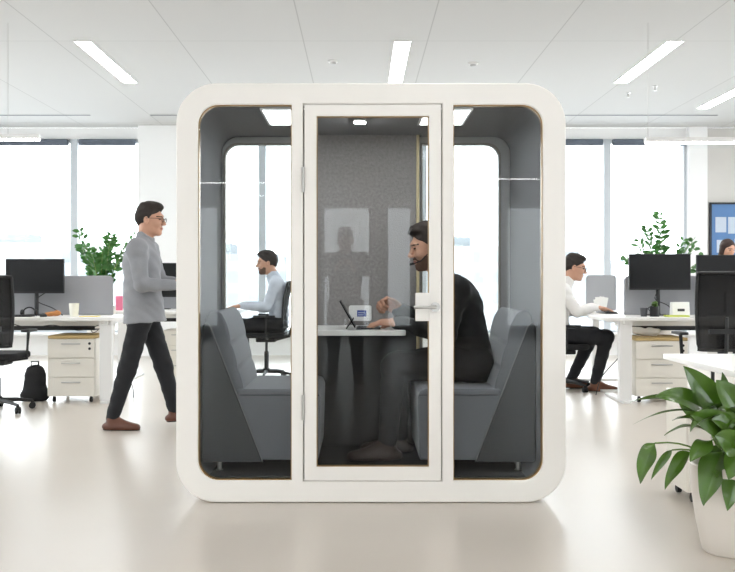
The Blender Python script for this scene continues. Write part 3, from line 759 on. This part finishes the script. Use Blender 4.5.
def divider(label, x0, x1, y, z0, z1, r=.05):
    bm = NB(); prism(bm, rrect(0, x1-x0, 0, z1-z0, (.01, .01, r, r), 6), 0, .03); o = obj('desk_divider', bm, divider_m, bevel=.006)
    o.location = (x0, y, z0); return tag(o, label, 'desk screen', 'grey felt desk dividers')

ZD = .83
# left group
desk('white sit-stand desk at the left edge with monitor and divider', -4.3, -2.34, 9.2, 9.98, [-4.0, -2.46], group=None)
divider('grey felt divider along the back of the left desk', -4.3, -2.56, 9.945, ZD, 1.235)
monitor('black monitor on the left desk beside the white cup', -3.59, -3.0, 9.72, 1.055, 1.404)
monitor('black monitor cut off by the left edge of the picture', -4.3, -3.655, 9.72, 1.055, 1.404)
pedestal('white three drawer pedestal with tan top under the left desk', -3.03, -2.57, 9.3, 9.85)
office_chair('c', 'black mesh office chair at the left edge, turned to the desk', (-3.29, 8.72, 0), PI/2, .52, top=1.22)
t = thing('backpack', 'black bag standing on the floor beside the left drawer pedestal', 'bag', (-3.2, 9.45, 0))
fg = Fig(); fg.cone((0, 0, .08), (0, .02, .28), .1, .085, .03, (0, 1, 0), .75).cone((-.04, 0, .06), (.04, 0, .06), .075, .075, .03); fg.clip((0, 0, .003), (0, 0, 1))
fig_obj('pouch', [fg.mesh(.01, wr=.003)], black_fab, t); t.scale = (1.2, 1, .97)
bm = NB(); tube(bm, [(-.03, .0, .35), (-.03, 0, .4), (.03, 0, .4), (.03, 0, .35)], .008, 6); obj('strap', bm, black_fab, t, smooth=True)
# second desk row on the left
desk('white desk behind the walking man used by the man in the light blue shirt', -2.98, -1.42, 11.05, 12.1, [-2.75, -1.65], group=None)
divider('grey felt divider on the desk behind the walking man', -2.98, -2.1, 12.06, ZD, 1.2)
monitor('black monitor glimpsed behind the walking man', -2.75, -2.18, 11.8, .98, 1.4)
bm = NB(); box(bm, -.04, .04, -.05, .05, 0, .17); o = obj('brochure', bm, mat('pink', srgb(226, 120, 150), .6)); o.scale = (1, .3, 1); o.location = (-2.86, 11.4, ZD); tag(o, 'bright pink brochure on the desk just left of the walking man', 'brochure')
pedestal('dark drawer unit behind the walking man near the booth', -2.32, -1.92, 11.2, 11.7, .6, False)
# man's keyboard
def keyboard(label, loc, rz):
    t = thing('keyboard', label, 'keyboard', loc, rz, 'computer keyboards')
    bm = NB(); box(bm, -.21, .21, -.065, .065, 0, .014); obj('base', bm, black_pl, t, bevel=.003)
    bm = NB()
    for i in range(14):
        for j in range(5): box(bm, -.2+i*.0287, -.176+i*.0287, -.055+j*.0222, -.037+j*.0222, .0142, .02)
    obj('keys', bm, mat('keys', srgb(50, 50, 54), .5), t); return t
keyboard('black keyboard in front of the monitor on the left desk', (-3.42, 9.42, ZD), 0)
keyboard('keyboard under the hands of the man in the light blue shirt', (-1.6, 11.4, ZD), PI/2)
# small things on the left desk
def mouse(label, loc, rz=0):
    t = Fig(); t.ell((0, 0, .008), (.032, .055, .026), None, .01); t.clip((0, 0, 0.0), (0, 0, 1)); v = t.mesh(.005)
    o = fig_obj('computer_mouse', [v], black_pl, None); o.location = loc; o.rotation_euler.z = rz; tag(o, label, 'mouse')
mouse('black mouse beside the keyboard on the left desk', (-3.1, 9.4, ZD))
t = thing('headphones', 'black headphones lying on the left desk under the monitor', 'headphones', (-3.3, 9.58, ZD))
bm = NB(); tube(bm, [(.07*math.cos(a), 0, .012+.075*math.sin(a)) for a in [PI*k/12 for k in range(13)]], .007, 8); obj('headband', bm, black_pl, t, smooth=True)
for x in (-.07, .07):
    bm = NB(); lathe(bm, [(.03, -.012), (.034, 0), (.03, .012)], (x, 0, .034), 16, 'x'); obj('ear_cup', bm, black_pl, t, smooth=True)
def cup(label, loc, r, h, m, items=None):
    t = thing('cup', label, 'cup', loc); bm = NB(); lathe(bm, [(r*.78, 0), (r*.8, .003), (r, h), (r*.93, h), (r*.74, .008), (0, .008)], n=20); obj('cup_body', bm, m, t, smooth=True); return t
cup('white paper cup with faint print on the left desk', (-2.83, 9.5, ZD), .05, .13, mat('cup_print', srgb(232, 230, 218), .5, noise=.12, nscale=18))
bm = NB(); bm2 = None
fg = Fig(); fg.ell((0, 0, .025), (.05, .035, .024), None, .01).ell((.045, .01, .03), (.035, .03, .026), None, .02).ell((-.045, 0, .02), (.03, .03, .02), None, .02); fg.clip((0, 0, .001), (0, 0, 1))
o = fig_obj('pastry', [fg.mesh(.005, wr=.002, wf=2)], mat('pastry', srgb(190, 128, 74), .7, noise=.3, nscale=40), None); o.location = (-3.06, 9.55, ZD); tag(o, 'orange brown pastry on the left desk between mouse and cup', 'pastry')
bm = NB(); box(bm, -.09, .09, -.06, .06, 0, .006); o = obj('notepad', bm, mat('yellow_paper', srgb(232, 212, 120), .7)); o.location = (-2.66, 9.45, ZD); tag(o, 'pale yellow notepad near the right end of the left desk', 'notepad')
def cable(label, pts, r=.005):
    bm = NB(); P = [Vector(p) for p in pts]; out = []
    for i in range(len(P)-1):
        p0, p1, p2, p3 = P[max(i-1, 0)], P[i], P[i+1], P[min(i+2, len(P)-1)]
        for k in range(6):
            u = k/6; out.append(.5*((2*p1)+(p2-p0)*u+(2*p0-5*p1+4*p2-p3)*u*u+(3*p1-p0-3*p2+p3)*u**3))
    out.append(P[-1]); tube(bm, out, r, 6); return tag(obj('power_cable', bm, black_pl, smooth=True), label, 'cable')
cable('black cable hanging from the monitor down to the left desk', [(-3.2, 9.76, 1.06), (-3.28, 9.74, .98), (-3.1, 9.72, .9), (-3.0, 9.68, ZD+.006)])
cable('black cable looping under the left desk above the pedestal', [(-3.5, 9.6, .76), (-3.3, 9.6, .71), (-3.05, 9.55, .74), (-2.8, 9.55, .69), (-2.6, 9.55, .74)])
cable('black cable dropping beside the leg of the left desk to the floor', [(-2.36, 9.7, .76), (-2.32, 9.7, .5), (-2.38, 9.72, .3), (-2.3, 9.7, .12), (-2.28, 9.66, .006)])
cable('dark cable sagging under the right desk to the floor', [(2.75, 9.9, .76), (2.72, 9.95, .45), (2.5, 9.9, .2), (2.42, 9.85, .01)])
cable('black cable looping from the right monitor down to the right desk', [(3.05, 9.76, 1.1), (3.0, 9.76, 1.0), (3.12, 9.72, .93), (3.2, 9.74, ZD+.006)])
cable('black cable curling on the right desk by the white calendar', [(3.05, 9.74, ZD+.006), (2.98, 9.7, .93), (2.9, 9.66, .9), (2.96, 9.6, ZD+.006)])
cable('thin black cable hanging in loops under the left desk top', [(-3.0, 9.7, .78), (-2.92, 9.68, .7), (-2.75, 9.66, .73), (-2.68, 9.68, .66), (-2.56, 9.7, .78)], .004)
# right group
desk('white sit-stand desk on the right with two monitors', 2.34, 4.6, 9.2, 9.98, [2.57, 4.4], rad=.14, group=None)
divider('grey felt divider behind the two monitors on the right', 2.74, 4.6, 9.945, ZD, 1.235)
monitor('black monitor on the right desk in front of the leafy plant', 2.725, 3.35, 9.72, 1.09, 1.455)
monitor('black monitor at the right edge in front of the dark-haired woman', 3.41, 4.05, 9.72, 1.06, 1.445)
pedestal('white three drawer pedestal with tan top under the right desk', 2.67, 3.18, 9.3, 9.85, .60)
office_chair('c', 'black mesh office chair at the right edge, seen from behind', (3.05, 8.3, 0), PI/2, .52, top=1.25)
desk('white desk the man in the white shirt works at', 2.5, 3.08, 10.1, 11.5, [10.2, 11.4], along='y', group=None)
divider('grey felt divider behind the man in the white shirt', 2.70, 3.06, 11.46, ZD, 1.25)
keyboard('black keyboard under the hands of the man in the white shirt', (2.68, 10.42, ZD), PI/2)
t = thing('paper_holder', 'white holder with loose upright papers beside the man in white', 'paper holder', (2.72, 10.85, ZD))
bm = NB(); box(bm, -.06, .06, -.04, .04, 0, .05); obj('tray', bm, white_lam, t, bevel=.004)
for k in range(4):
    bm = NB(); box(bm, -.05, .05, -.001, .001, .045, .15+.02*(k % 2), Matrix.Translation((.01*(k-1.5), -.03+k*.02, 0)) @ Matrix.Rotation(.12*(k-1.5), 4, 'Y')); obj('paper', bm, mat('paper', srgb(240, 240, 238), .7), t)
t = thing('pencil_cup', 'black pencil cup with a small green plant on the right desk', 'pencil cup', (2.9, 9.45, ZD))
bm = NB(); lathe(bm, [(.045, 0), (.048, .1), (.042, .1), (.04, .01), (0, .01)], n=20); obj('cup_body', bm, black_pl, t, smooth=None)
bm = NB(); lathe(bm, [(.03, 0), (.038, .085), (0, .085)], (-.1, .02, 0), 16); obj('second_cup', bm, mat('dark_grey', srgb(70, 72, 76), .5), t)
fg = Fig()
for k in range(5): fg.ell((.015*math.cos(k*1.3), .015*math.sin(k*1.3), .11+.006*k), (.018, .018, .02), None, .008)
fig_obj('succulent', [fg.mesh(.005)], leaf_m, t)
bm = NB(); box(bm, -.11, .11, -.06, .06, 0, .016); o = obj('notepad', bm, mat('lime_pad', srgb(190, 200, 80), .6), bevel=.003); o.location = (3.1, 9.4, ZD); tag(o, 'lime green notepad on the right desk', 'notepad')
t = thing('desk_calendar', 'small white desk calendar with a dark print on the right desk', 'calendar', (3.06+.12, 9.55, ZD))
bm = NB(); prism(bm, [(-.05, 0), (-.03, .14), (.03, .14), (.05, 0)][::1], -.085, .085, 'yz'); obj('card', bm, mat('paper', srgb(240, 240, 238), .7), t)
bm = NB(); box(bm, -.035, .035, -.044, -.041, .05, .075); obj('print', bm, mat('dark_print', srgb(60, 60, 62), .6), t)
mouse('black mouse on the right desk beside the calendar', (3.36, 9.4, ZD))
fg = Fig(); fg.cone((-.12, 0, .72), (.12, 0, .71), .035, .03, .02).cone((-.05, 0, .7), (.1, .02, .68), .03, .03, .02)
o = fig_obj('white_cloth', [fg.mesh(.008, wr=.006)], mat('paper', srgb(240, 240, 238), .7), None); o.name = 'crumpled_paper'; o.location = (2.86, 9.62, -.035); tag(o, 'crumpled white paper on top of the pedestal under the right desk', 'paper')
# planters with leafy plants behind the dividers
def zz_plant(label, x, y, seed, zp, ztop, spread, group=None):
    rnd = random.Random(seed); t = thing('potted_plant', label, 'plant', (x, y, 0), 0, group)
    bm = NB(); lathe(bm, [(.12, 0), (.16, zp), (.145, zp), (.135, zp-.04), (0, zp-.04)], n=32); obj('pot', bm, pot_m, t, smooth=None)
    bm = NB(); lathe(bm, [(0, zp-.03), (.134, zp-.035)], n=24); obj('soil', bm, soil_m, t)
    sb = NB(); lb = NB()
    for k in range(11):
        a = 2*PI*k/11+rnd.uniform(-.2, .2); out = spread*rnd.uniform(.35, 1); top = zp+(ztop-zp)*rnd.uniform(.6, 1)*(1.1-.3*out/spread)
        pts = [Vector((.05*math.cos(a)+math.cos(a)*out*(u**1.8), .05*math.sin(a)+math.sin(a)*out*(u**1.8), zp-.03+(top-zp)*(u-.12*u*u)/.88)) for u in [i/9 for i in range(10)]]
        tube(sb, pts, .008, 6, .003)
        for i in range(3, 10):
            for s_ in (-1, 1):
                for w_ in (0, .5):
                    if w_ and i == 9: continue
                    p = pts[i].lerp(pts[min(i+1, 9)], w_); d = (pts[min(i+1, 9)]-pts[i-1]).normalized()
                    sd = d.cross(Vector((0, 0, 1))); sd = (sd.normalized() if sd.length > .05 else Vector((1, 0, 0)))
                    sd = (Matrix.Rotation(rnd.uniform(-1.1, 1.1), 3, d) @ sd)*s_
                    ld = (d*.65+sd).normalized(); L = rnd.uniform(.065, .115); nn = ld.cross(d).normalized(); wd = nn.cross(ld)*L*.26
                    q = [p, p+ld*L*.35+wd, p+ld*L*.75+wd*.75, p+ld*L+Vector((0, 0, -.008)), p+ld*L*.75-wd*.75, p+ld*L*.35-wd]
                    mid = p+ld*L*.5-nn*.006
                    vs = [lb.verts.new(v) for v in q]; mv = lb.verts.new(mid)
                    for j in range(6): lb.faces.new((vs[j], vs[(j+1) % 6], mv))
    obj('stems', sb, stem_m, t, smooth=True); o = obj('foliage', lb, leaf_d, t, smooth=False); return t
zz_plant('leafy green plant in a planter behind the left desk divider', -2.86, 10.6, 3, .9, 1.9, .34)
zz_plant('leafy green plant in a planter behind the right desk monitor', 3.3, 10.55, 8, .85, 1.98, .40)
# pinboard
t = thing('pinboard', 'blue pinboard with a dark frame and white notes on the right wall', 'pinboard', (5.53, YB-.1, 1.42))
k_ = (YB-.1)/F
bm = NB(); box(bm, 0, 1.3, 0, .03, 0, .96); obj('board', bm, mat('pinboard_blue', srgb(92, 128, 176), .8, noise=.06, nscale=4), t)
bm = NB()
for a in ((-.03, 0, -.03, .99), (1.3, 1.33, -.03, .99), (0, 1.3, -.03, 0), (0, 1.3, .96, .99)): box(bm, a[0], a[1], -.012, .03, a[2], a[3])
obj('frame', bm, mat('dark_frame', srgb(38, 42, 50), .5), t)
for x, z, w, h in ((.06, .52, .17, .24), (.26, .5, .26, .26), (.08, .2, .22, .2), (.2, -.0+.02, .18, .14), (.36, .2, .2, .22), (.6, .4, .3, .35), (.64, .08, .25, .25)):
    bm = NB(); box(bm, x, x+w, -.004, -.001, z, z+h); o = obj('note', bm, mat('note_paper', srgb(190, 200, 214), .8, noise=.05, nscale=20), t)

# ------------------------------------------------------------------ foreground right: table, cabinet, big plant
t = thing('table', 'white table at the right edge in the foreground behind the big plant', 'table', (1.72, 3.95, 0))
bm = NB(); prism(bm, rrect(0, 2.0, 0, 1.52, .02, 3), .742, .77, 'xy'); obj('tabletop', bm, white_lam, t, bevel=.003)
for x in (.5, 1.8):
    bm = NB(); box(bm, x-.03, x+.03, .1, .14, 0, .742); obj('leg', bm, white_metal, t); bm = NB(); box(bm, x-.03, x+.03, 1.2, 1.24, 0, .742); obj('leg', bm, white_metal, t)
pedestal('white drawer pedestal on casters behind the large ceramic pot', 1.735, 2.13, 5.08, 5.44, .58, False)
def leaf(lb, base, tip, width, droop=.0, roll=0, fold=.4, n=9, side=None):
    base = Vector(base); tip = Vector(tip); d = tip-base; L = d.length
    up = Vector((0, 0, 1)); mid = (base+tip)/2+up*droop
    pts = [(1-u)*(1-u)*base+2*u*(1-u)*mid+u*u*tip for u in [i/n for i in range(n+1)]]
    prev = None
    for i, p in enumerate(pts):
        u = i/n; t_ = (pts[min(i+1, n)]-pts[max(i-1, 0)]).normalized()
        a = t_.cross(up); a = a.normalized() if a.length > .05 else Vector((1, 0, 0))
        if side is not None: a = (Vector(side)-t_*t_.dot(Vector(side))).normalized()
        a = Matrix.Rotation(roll, 3, t_) @ a; nn = a.cross(t_)
        w = width*.5*(math.sin(PI*min(1, u**.72))**.8 if 0 < u < 1 else .02)
        wav = .06*width*math.sin(u*9+width*90)
        row = [lb.verts.new(p+a*w*k+nn*(abs(k)*w*fold+(wav if abs(k) == 1 else 0))) for k in (-1, -.5, 0, .5, 1)]
        if prev:
            for q in range(4): lb.faces.new((prev[q], prev[q+1], row[q+1], row[q]))
        prev = row
PX, PY = 1.62, 4.2
t = thing('potted_plant', 'large broad-leaved green plant in a white ceramic pot at lower right', 'plant', (PX, PY, 0))
bm = NB(); lathe(bm, [(.0, 0), (.105, 0), (.118, .012), (.145, .14), (.162, .26), (.17, .385), (.162, .39), (.155, .38), (.15, .34), (0, .34)], n=48); obj('pot', bm, pot_m, t, smooth=True)
bm = NB(); lathe(bm, [(0, .356), (.152, .35)], n=32); obj('soil', bm, soil_m, t)
lb = NB(); sb = NB()
def pw(px, py, Y): return Vector(((px-CX)*Y/F-PX, Y-PY, H-(py-CY)*Y/F))
def stemleaf(b, tp, Yb, Yt, w, droop=0, roll=0, side=None, root=None):
    B = pw(b[0], b[1], Yb); T = pw(tp[0], tp[1], Yt); leaf(lb, B, T, w, droop, roll, side=side)
    r = root or Vector((max(-.07, min(.07, B.x*.25)), max(-.06, min(.06, B.y*.3)), .35))
    m = Vector((r.x*.7+B.x*.3, r.y*.6+B.y*.4, max(B.z, .4)*.9+.06)); tube(sb, [(1-u)*(1-u)*r+2*u*(1-u)*m+u*u*B for u in [i/7 for i in range(8)]], .0055, 6, .0035)
C = [((697, 408), (630, 402), 4.15, 4.05, .085, .045, .3), ((727, 425), (683, 366), 4.1, 4.05, .12, .03, 0, (.7, .1, .7)), ((712, 415), (655, 396), 4.1, 4.05, .1, .05, .1, (.2, .5, .8)), ((735, 440), (690, 415), 4.0, 3.95, .12, .04, 0, (.3, .2, .9)), ((738, 455), (715, 436), 3.95, 3.9, .11, .04, 0, (.5, .2, .9)), ((742, 420), (716, 380), 4.0, 4.0, .11, .03, 0, (.8, .1, .6)),
     ((655, 443), (640, 484), 4.05, 4.0, .085, .03, 0, (1, .3, 0)), ((672, 450), (651, 480), 4.1, 4.08, .035, .03, 0, (1, -.4, 0)),
     ((690, 452), (665, 490), 4.1, 4.05, .07, .04, 0, (1, .3, 0)), ((722, 452), (704, 506), 4.05, 4.0, .13, .03, 0, (1, .2, 0)),
     ((742, 462), (727, 511), 4.06, 4.0, .10, .02, 0, (1, 0, 0)), ((700, 412), (632, 425), 4.05, 4.0, .04, .05, .2),
     ((720, 432), (672, 420), 4.1, 4.0, .09, .05, .3), ((735, 428), (700, 404), 4.2, 4.1, .10, .05, .4, (0, .6, .8)),
     ((728, 420), (722, 372), 4.25, 4.3, .07, .0, 0, (1, .2, 0)), ((742, 410), (706, 390), 4.3, 4.3, .09, .04, .5, (0, .3, 1)),
     ((712, 440), (690, 462), 4.0, 3.95, .075, .03, 0, (1, .2, .2)), ((740, 440), (712, 420), 4.0, 3.95, .11, .05, .2, (.3, .2, .9)),
     ((745, 430), (738, 385), 4.15, 4.1, .09, .02, .2, (1, .2, 0)), ((705, 430), (664, 436), 4.15, 4.1, .05, .05, .1),
     ((745, 445), (728, 480), 3.98, 3.92, .1, .02, 0, (1, 0, .2)), ((700, 425), (676, 398), 4.3, 4.35, .06, .02, .4, (.4, 0, .9)),
     ((755, 430), (745, 372), 4.2, 4.1, .09, .02, .1, (1, .2, 0)), ((748, 440), (752, 500), 4.0, 3.95, .09, .04, 0, (1, 0, 0)), ((716, 445), (716, 478), 4.1, 4.02, .1, .03, 0, (1, .2, 0)),
     ((735, 415), (700, 380), 4.4, 4.45, .08, .03, .5, (.5, 0, .8)), ((728, 448), (744, 425), 3.95, 3.9, .1, .03, .3, (.3, .2, .9)), ((720, 420), (690, 432), 4.0, 3.92, .08, .05, .2)]
for c in C: stemleaf(c[0], c[1], c[2], c[3], c[4], c[5], c[6], side=(c[7] if len(c) > 7 else None))
rnd = random.Random(5)
for k in range(14):
    a = -2.6+k*.31; r = rnd.uniform(.12, .2); z = rnd.uniform(.5, .66)
    B = Vector((r*.5*math.cos(a), r*math.sin(a), z)); T = B+Vector((.09*math.cos(a), .14*math.sin(a), rnd.uniform(-.1, .06)))
    if T.x > .08: T.x = .08
    leaf(lb, B, T, .075, .04, rnd.uniform(-.3, .3)); tube(sb, [(B.x*.3, B.y*.3, .35), (B.x*.6, B.y*.6, z*.8), tuple(B)], .0055, 6, .0035)
obj('stems', sb, stem_m, t, smooth=True); o = obj('foliage', lb, leaf_m, t, smooth=True); md = o.modifiers.new('s', 'SUBSURF'); md.levels = md.render_levels = 1

# ================================================================== PEOPLE
# walking man, Y = 7.72
yw = 7.72
person('man in a grey shirt and dark trousers walking past the left of the booth', dict(
    base=(-1.75, yw, 0), pel=(-1.735, yw, .95), chest=(-1.755, yw, 1.32), neck=(-1.735, yw, 1.51), head=(-1.685, yw, 1.675), look=(1, -.12, -.06), fwd=(1, 0, 0),
    shL=(-1.735, yw+.19, 1.43), shR=(-1.75, yw-.19, 1.43), elL=(-1.66, yw+.24, 1.17), elR=(-1.70, yw-.24, 1.155), wrL=(-1.44, yw+.16, 1.16), wrR=(-1.47, yw-.16, 1.15),
    hipL=(-1.73, yw+.09, .9), hipR=(-1.74, yw-.09, .9), knL=(-1.60, yw+.09, .50), knR=(-1.845, yw-.10, .49), anL=(-1.51, yw+.09, .13), anR=(-1.965, yw-.10, .085),
    footL=(1, .05, .12), footR=(1, -.05, -.0), hands={'R': ((1, .25, 0), (.1, .9, -.4), .35, .3), 'L': ((1, -.2, 0), (.1, -.9, -.4), .35, .3)}),
    dict(top=srgb(138, 140, 145), bottom=srgb(26, 27, 31)), s=1.04, glasses=True, beard=False, untuck=.1, shoecol=srgb(98, 58, 42), body_r=1.0, dep=.86, sleeve_r=1.1)
# man in the booth, faces -X (his left side is nearer to the camera)
yb_ = 5.76
person('man in a dark suit with headset sitting inside the booth at the tablet', dict(
    base=(.70, yb_, .59), pel=(.685, yb_, .70), chest=(.60, yb_, 1.03), neck=(.485, yb_, 1.215), head=(.415, yb_, 1.39), look=(-1, -.1, -.22), fwd=(-1, 0, 0),
    shL=(.56, yb_-.18, 1.13), shR=(.56, yb_+.18, 1.13), elL=(.50, yb_-.22, .875), elR=(.43, yb_+.2, .93), wrL=(.225, yb_-.13, .94), wrR=(.235, yb_+.06, 1.01),
    hipL=(.67, yb_-.1, .70), hipR=(.67, yb_+.1, .70), knL=(.20, yb_-.13, .68), knR=(.22, yb_+.13, .67), anL=(.16, yb_-.13, .225), anR=(.24, yb_+.13, .225),
    footL=(-1, -.05, 0), footR=(-1, .05, 0), hands={'L': ((-1, .12, .02), (0, .1, -1), .42, .4), 'R': ((-.85, -.2, .45), (-.35, -.75, -.5), 1.2, .5)}),
    dict(top=srgb(17, 17, 19), bottom=srgb(13, 13, 15), topname='suit_jacket'), s=1.1, beard=True, headset=True, collar=srgb(225, 225, 225), shoecol=srgb(50, 32, 26), res=.008, haircol=srgb(46, 36, 31))
# seated man seen through the left glass, faces -X
ym = 11.5
person('man in a light blue shirt sitting at a desk, seen through the left booth glass', dict(
    base=(-.98, ym, .55), pel=(-.97, ym, .68), chest=(-.975, ym, 1.02), neck=(-1.02, ym, 1.22), head=(-1.115, ym, 1.395), look=(-1, -.15, -.1), fwd=(-1, 0, 0),
    shL=(-.99, ym-.19, 1.13), shR=(-.99, ym+.19, 1.13), elL=(-1.10, ym-.22, .87), elR=(-1.10, ym+.22, .87), wrL=(-1.40, ym-.16, .885), wrR=(-1.40, ym+.14, .885),
    hipL=(-.98, ym-.1, .66), hipR=(-.98, ym+.1, .66), knL=(-1.42, ym-.13, .64), knR=(-1.42, ym+.13, .64), anL=(-1.36, ym-.13, .085), anR=(-1.40, ym+.13, .085),
    footL=(-1, 0, 0), footR=(-1, 0, 0), hands={'L': ((-1, .1, -.1), (0, 0, -1), .25, .1), 'R': ((-1, -.1, -.1), (0, 0, -1), .25, .1)}),
    dict(top=srgb(196, 203, 216), bottom=srgb(24, 24, 27)), s=1.1, beard=True, res=.012)
office_chair('c', 'black mesh office chair under the man in the light blue shirt', (-1.12, ym, 0), PI, .55, top=1.17)
# seated man at right, faces +X
yr = 10.4
person('man in a white shirt and glasses sitting at a desk right of the booth', dict(
    base=(2.17, yr, .5), pel=(2.13, yr, .60), chest=(2.14, yr, .94), neck=(2.20, yr, 1.13), head=(2.325, yr, 1.325), look=(1, -.18, -.22), fwd=(1, 0, 0),
    shL=(2.17, yr+.19, 1.06), shR=(2.17, yr-.19, 1.06), elL=(2.32, yr+.22, .85), elR=(2.30, yr-.22, .85), wrL=(2.56, yr+.12, .895), wrR=(2.53, yr-.13, .895),
    hipL=(2.15, yr+.1, .59), hipR=(2.15, yr-.1, .59), knL=(2.56, yr+.13, .60), knR=(2.64, yr-.12, .58), anL=(2.32, yr+.13, .1), anR=(2.52, yr-.12, .09),
    footL=(1, 0, 0), footR=(1, -.1, 0), hands={'R': ((1, .1, -.12), (0, 0, -1), .25, .1), 'L': ((1, -.1, -.12), (0, 0, -1), .25, .1)}),
    dict(top=srgb(232, 230, 228), bottom=srgb(24, 25, 30)), s=1.1, glasses=True, res=.012, shoecol=srgb(110, 66, 44))
office_chair('c', 'black mesh office chair under the man in the white shirt', (2.2, yr, 0), 0, .49, top=1.1)
# woman at the far right
yo = 12.6; xo = (729-CX)*yo/F
person('woman with long dark brown hair behind the monitor at the right edge', dict(
    pel=(xo, yo, .86), chest=(xo, yo, 1.18), neck=(xo, yo-.01, 1.42), head=(xo-.03, yo-.04, 1.6), look=(.35, -1, -.35), fwd=(.1, -1, 0),
    shL=(xo+.16, yo, 1.28), shR=(xo-.16, yo, 1.28), elL=(xo+.22, yo-.04, 1.03), elR=(xo-.22, yo-.04, 1.03), wrL=(xo+.15, yo-.24, .95), wrR=(xo-.15, yo-.24, .95),
    hipL=(xo+.09, yo, .82), hipR=(xo-.09, yo, .82), knL=(xo+.1, yo-.03, .45), knR=(xo-.1, yo-.03, .45), anL=(xo+.1, yo, .08), anR=(xo-.1, yo, .08),
    footL=(0, -1, 0), footR=(0, -1, 0), hands={'L': ((0, -1, -.2), (0, 0, -1), .3, .1), 'R': ((0, -1, -.2), (0, 0, -1), .3, .1)}),
    dict(top=srgb(60, 62, 70), bottom=srgb(30, 30, 34)), s=.98, hair='long', res=.013, haircol=srgb(52, 36, 30))
# photographer, seen only as a mirror image in the door glass
xp, yp = -.17, -.8
person('photographer in dark clothes mirrored in the glass door of the booth', dict(
    pel=(xp, yp, .95), chest=(xp, yp, 1.28), neck=(xp, yp, 1.49), head=(xp, yp+.05, 1.64), look=(0, 1, -.1), fwd=(0, 1, 0),
    shL=(xp-.2, yp, 1.42), shR=(xp+.2, yp, 1.42), elL=(xp-.38, yp+.1, 1.24), elR=(xp+.38, yp+.1, 1.26), wrL=(xp-.11, yp+.25, 1.3), wrR=(xp+.11, yp+.25, 1.3),
    hipL=(xp-.1, yp, .9), hipR=(xp+.1, yp, .9), knL=(xp-.13, yp, .5), knR=(xp+.13, yp, .5), anL=(xp-.15, yp, .09), anR=(xp+.15, yp, .09),
    footL=(-.2, 1, 0), footR=(.2, 1, 0), hands={'L': ((.4, .4, .6), (.9, 0, 0), .5, .3), 'R': ((-.4, .4, .6), (-.9, 0, 0), .5, .3)}),
    dict(top=srgb(34, 34, 38), bottom=srgb(28, 28, 32)), s=1.14, res=.014)

# ================================================================== OUTSIDE
bm = NB(); box(bm, -500, 500, 17, 900, -32.5, -32); struct(obj('ground', bm, mat('far_ground', srgb(222, 226, 230), .9, noise=.04, nscale=.02)))
def facade_mat(name, c, w):
    m = bpy.data.materials.new(name); m.use_nodes = True; n = m.node_tree.nodes; l = m.node_tree.links; p = n['Principled BSDF']
    tc = n.new('ShaderNodeTexCoord'); b = n.new('ShaderNodeTexBrick'); b.offset = 0; b.inputs['Scale'].default_value = 1
    mp = n.new('ShaderNodeMapping'); mp.inputs['Rotation'].default_value = (PI/2, 0, 0)
    b.inputs['Brick Width'].default_value = 3; b.inputs['Row Height'].default_value = 3.2; b.inputs['Mortar Size'].default_value = .7
    b.inputs['Color1'].default_value = w; b.inputs['Color2'].default_value = w; b.inputs['Mortar'].default_value = c
    l.new(tc.outputs['Object'], mp.inputs[0]); l.new(mp.outputs[0], b.inputs['Vector']); l.new(b.outputs['Color'], p.inputs['Base Color']); p.inputs['Roughness'].default_value = .8
    return m
fA = facade_mat('facade_pale', srgb(134, 138, 142), srgb(120, 127, 134)); fB = facade_mat('facade_warm', srgb(140, 139, 137), srgb(124, 128, 132))
for i, (x0, x1, y, d, top, lab) in enumerate(((-62, -44, 150, 20, 7, 'pale hazy office block far outside the left window'), (-42, -33, 130, 15, 3.5, 'low pale building outside between the left mullion and the plant'),
        (-26, -12, 140, 18, 5, 'pale hazy building behind the man in the light blue shirt'), (-8, 1, 170, 18, 8, 'hazy tower far beyond the booth'), (11, 24, 150, 20, 6.5, 'pale hazy building seen through the right booth glass'),
        (30, 44, 160, 18, 4.5, 'low hazy building outside the right windows'))):
    t = thing('building', lab, 'building', (x0, y, -32))
    bm = NB(); box(bm, 0, x1-x0, 0, d, 0, top+32); obj('block', bm, fA if i % 2 else fB, t)
    bm = NB(); box(bm, 1, (x1-x0)*.5, 2, d*.5, top+32, top+33.6); obj('roof_plant', bm, mat('roof_grey', srgb(115, 120, 124), .8), t)

# ================================================================== WORLD, CAMERA
w = bpy.data.worlds.new('sky'); S.world = w; w.use_nodes = True
wn = w.node_tree.nodes; bg = wn['Background']; bg.inputs['Color'].default_value = (.93, .97, 1, 1); bg.inputs['Strength'].default_value = 4.2
cam = bpy.data.cameras.new('camera'); co = bpy.data.objects.new('camera', cam); COL.objects.link(co)
co.location = (0, 0, H); co.rotation_euler = (PI/2, 0, 0)
cam.sensor_width = 36; cam.lens = F*36/735; cam.clip_end = 2000; cam.clip_start = .05
cam.shift_x = (367.5-CX)/735; cam.shift_y = -(286-CY)/735
S.camera = co
S.view_settings.view_transform = 'Standard'; S.view_settings.look = 'None'; S.view_settings.gamma = 1; S.view_settings.exposure = 0.85
S.view_settings.use_curve_mapping = False
try:
    S.cycles.max_bounces = 12; S.cycles.diffuse_bounces = 8; S.cycles.transparent_max_bounces = 16; S.cycles.use_denoising = True
    S.cycles.sample_clamp_indirect = 6; S.cycles.caustics_reflective = False; S.cycles.caustics_refractive = False
except Exception: pass
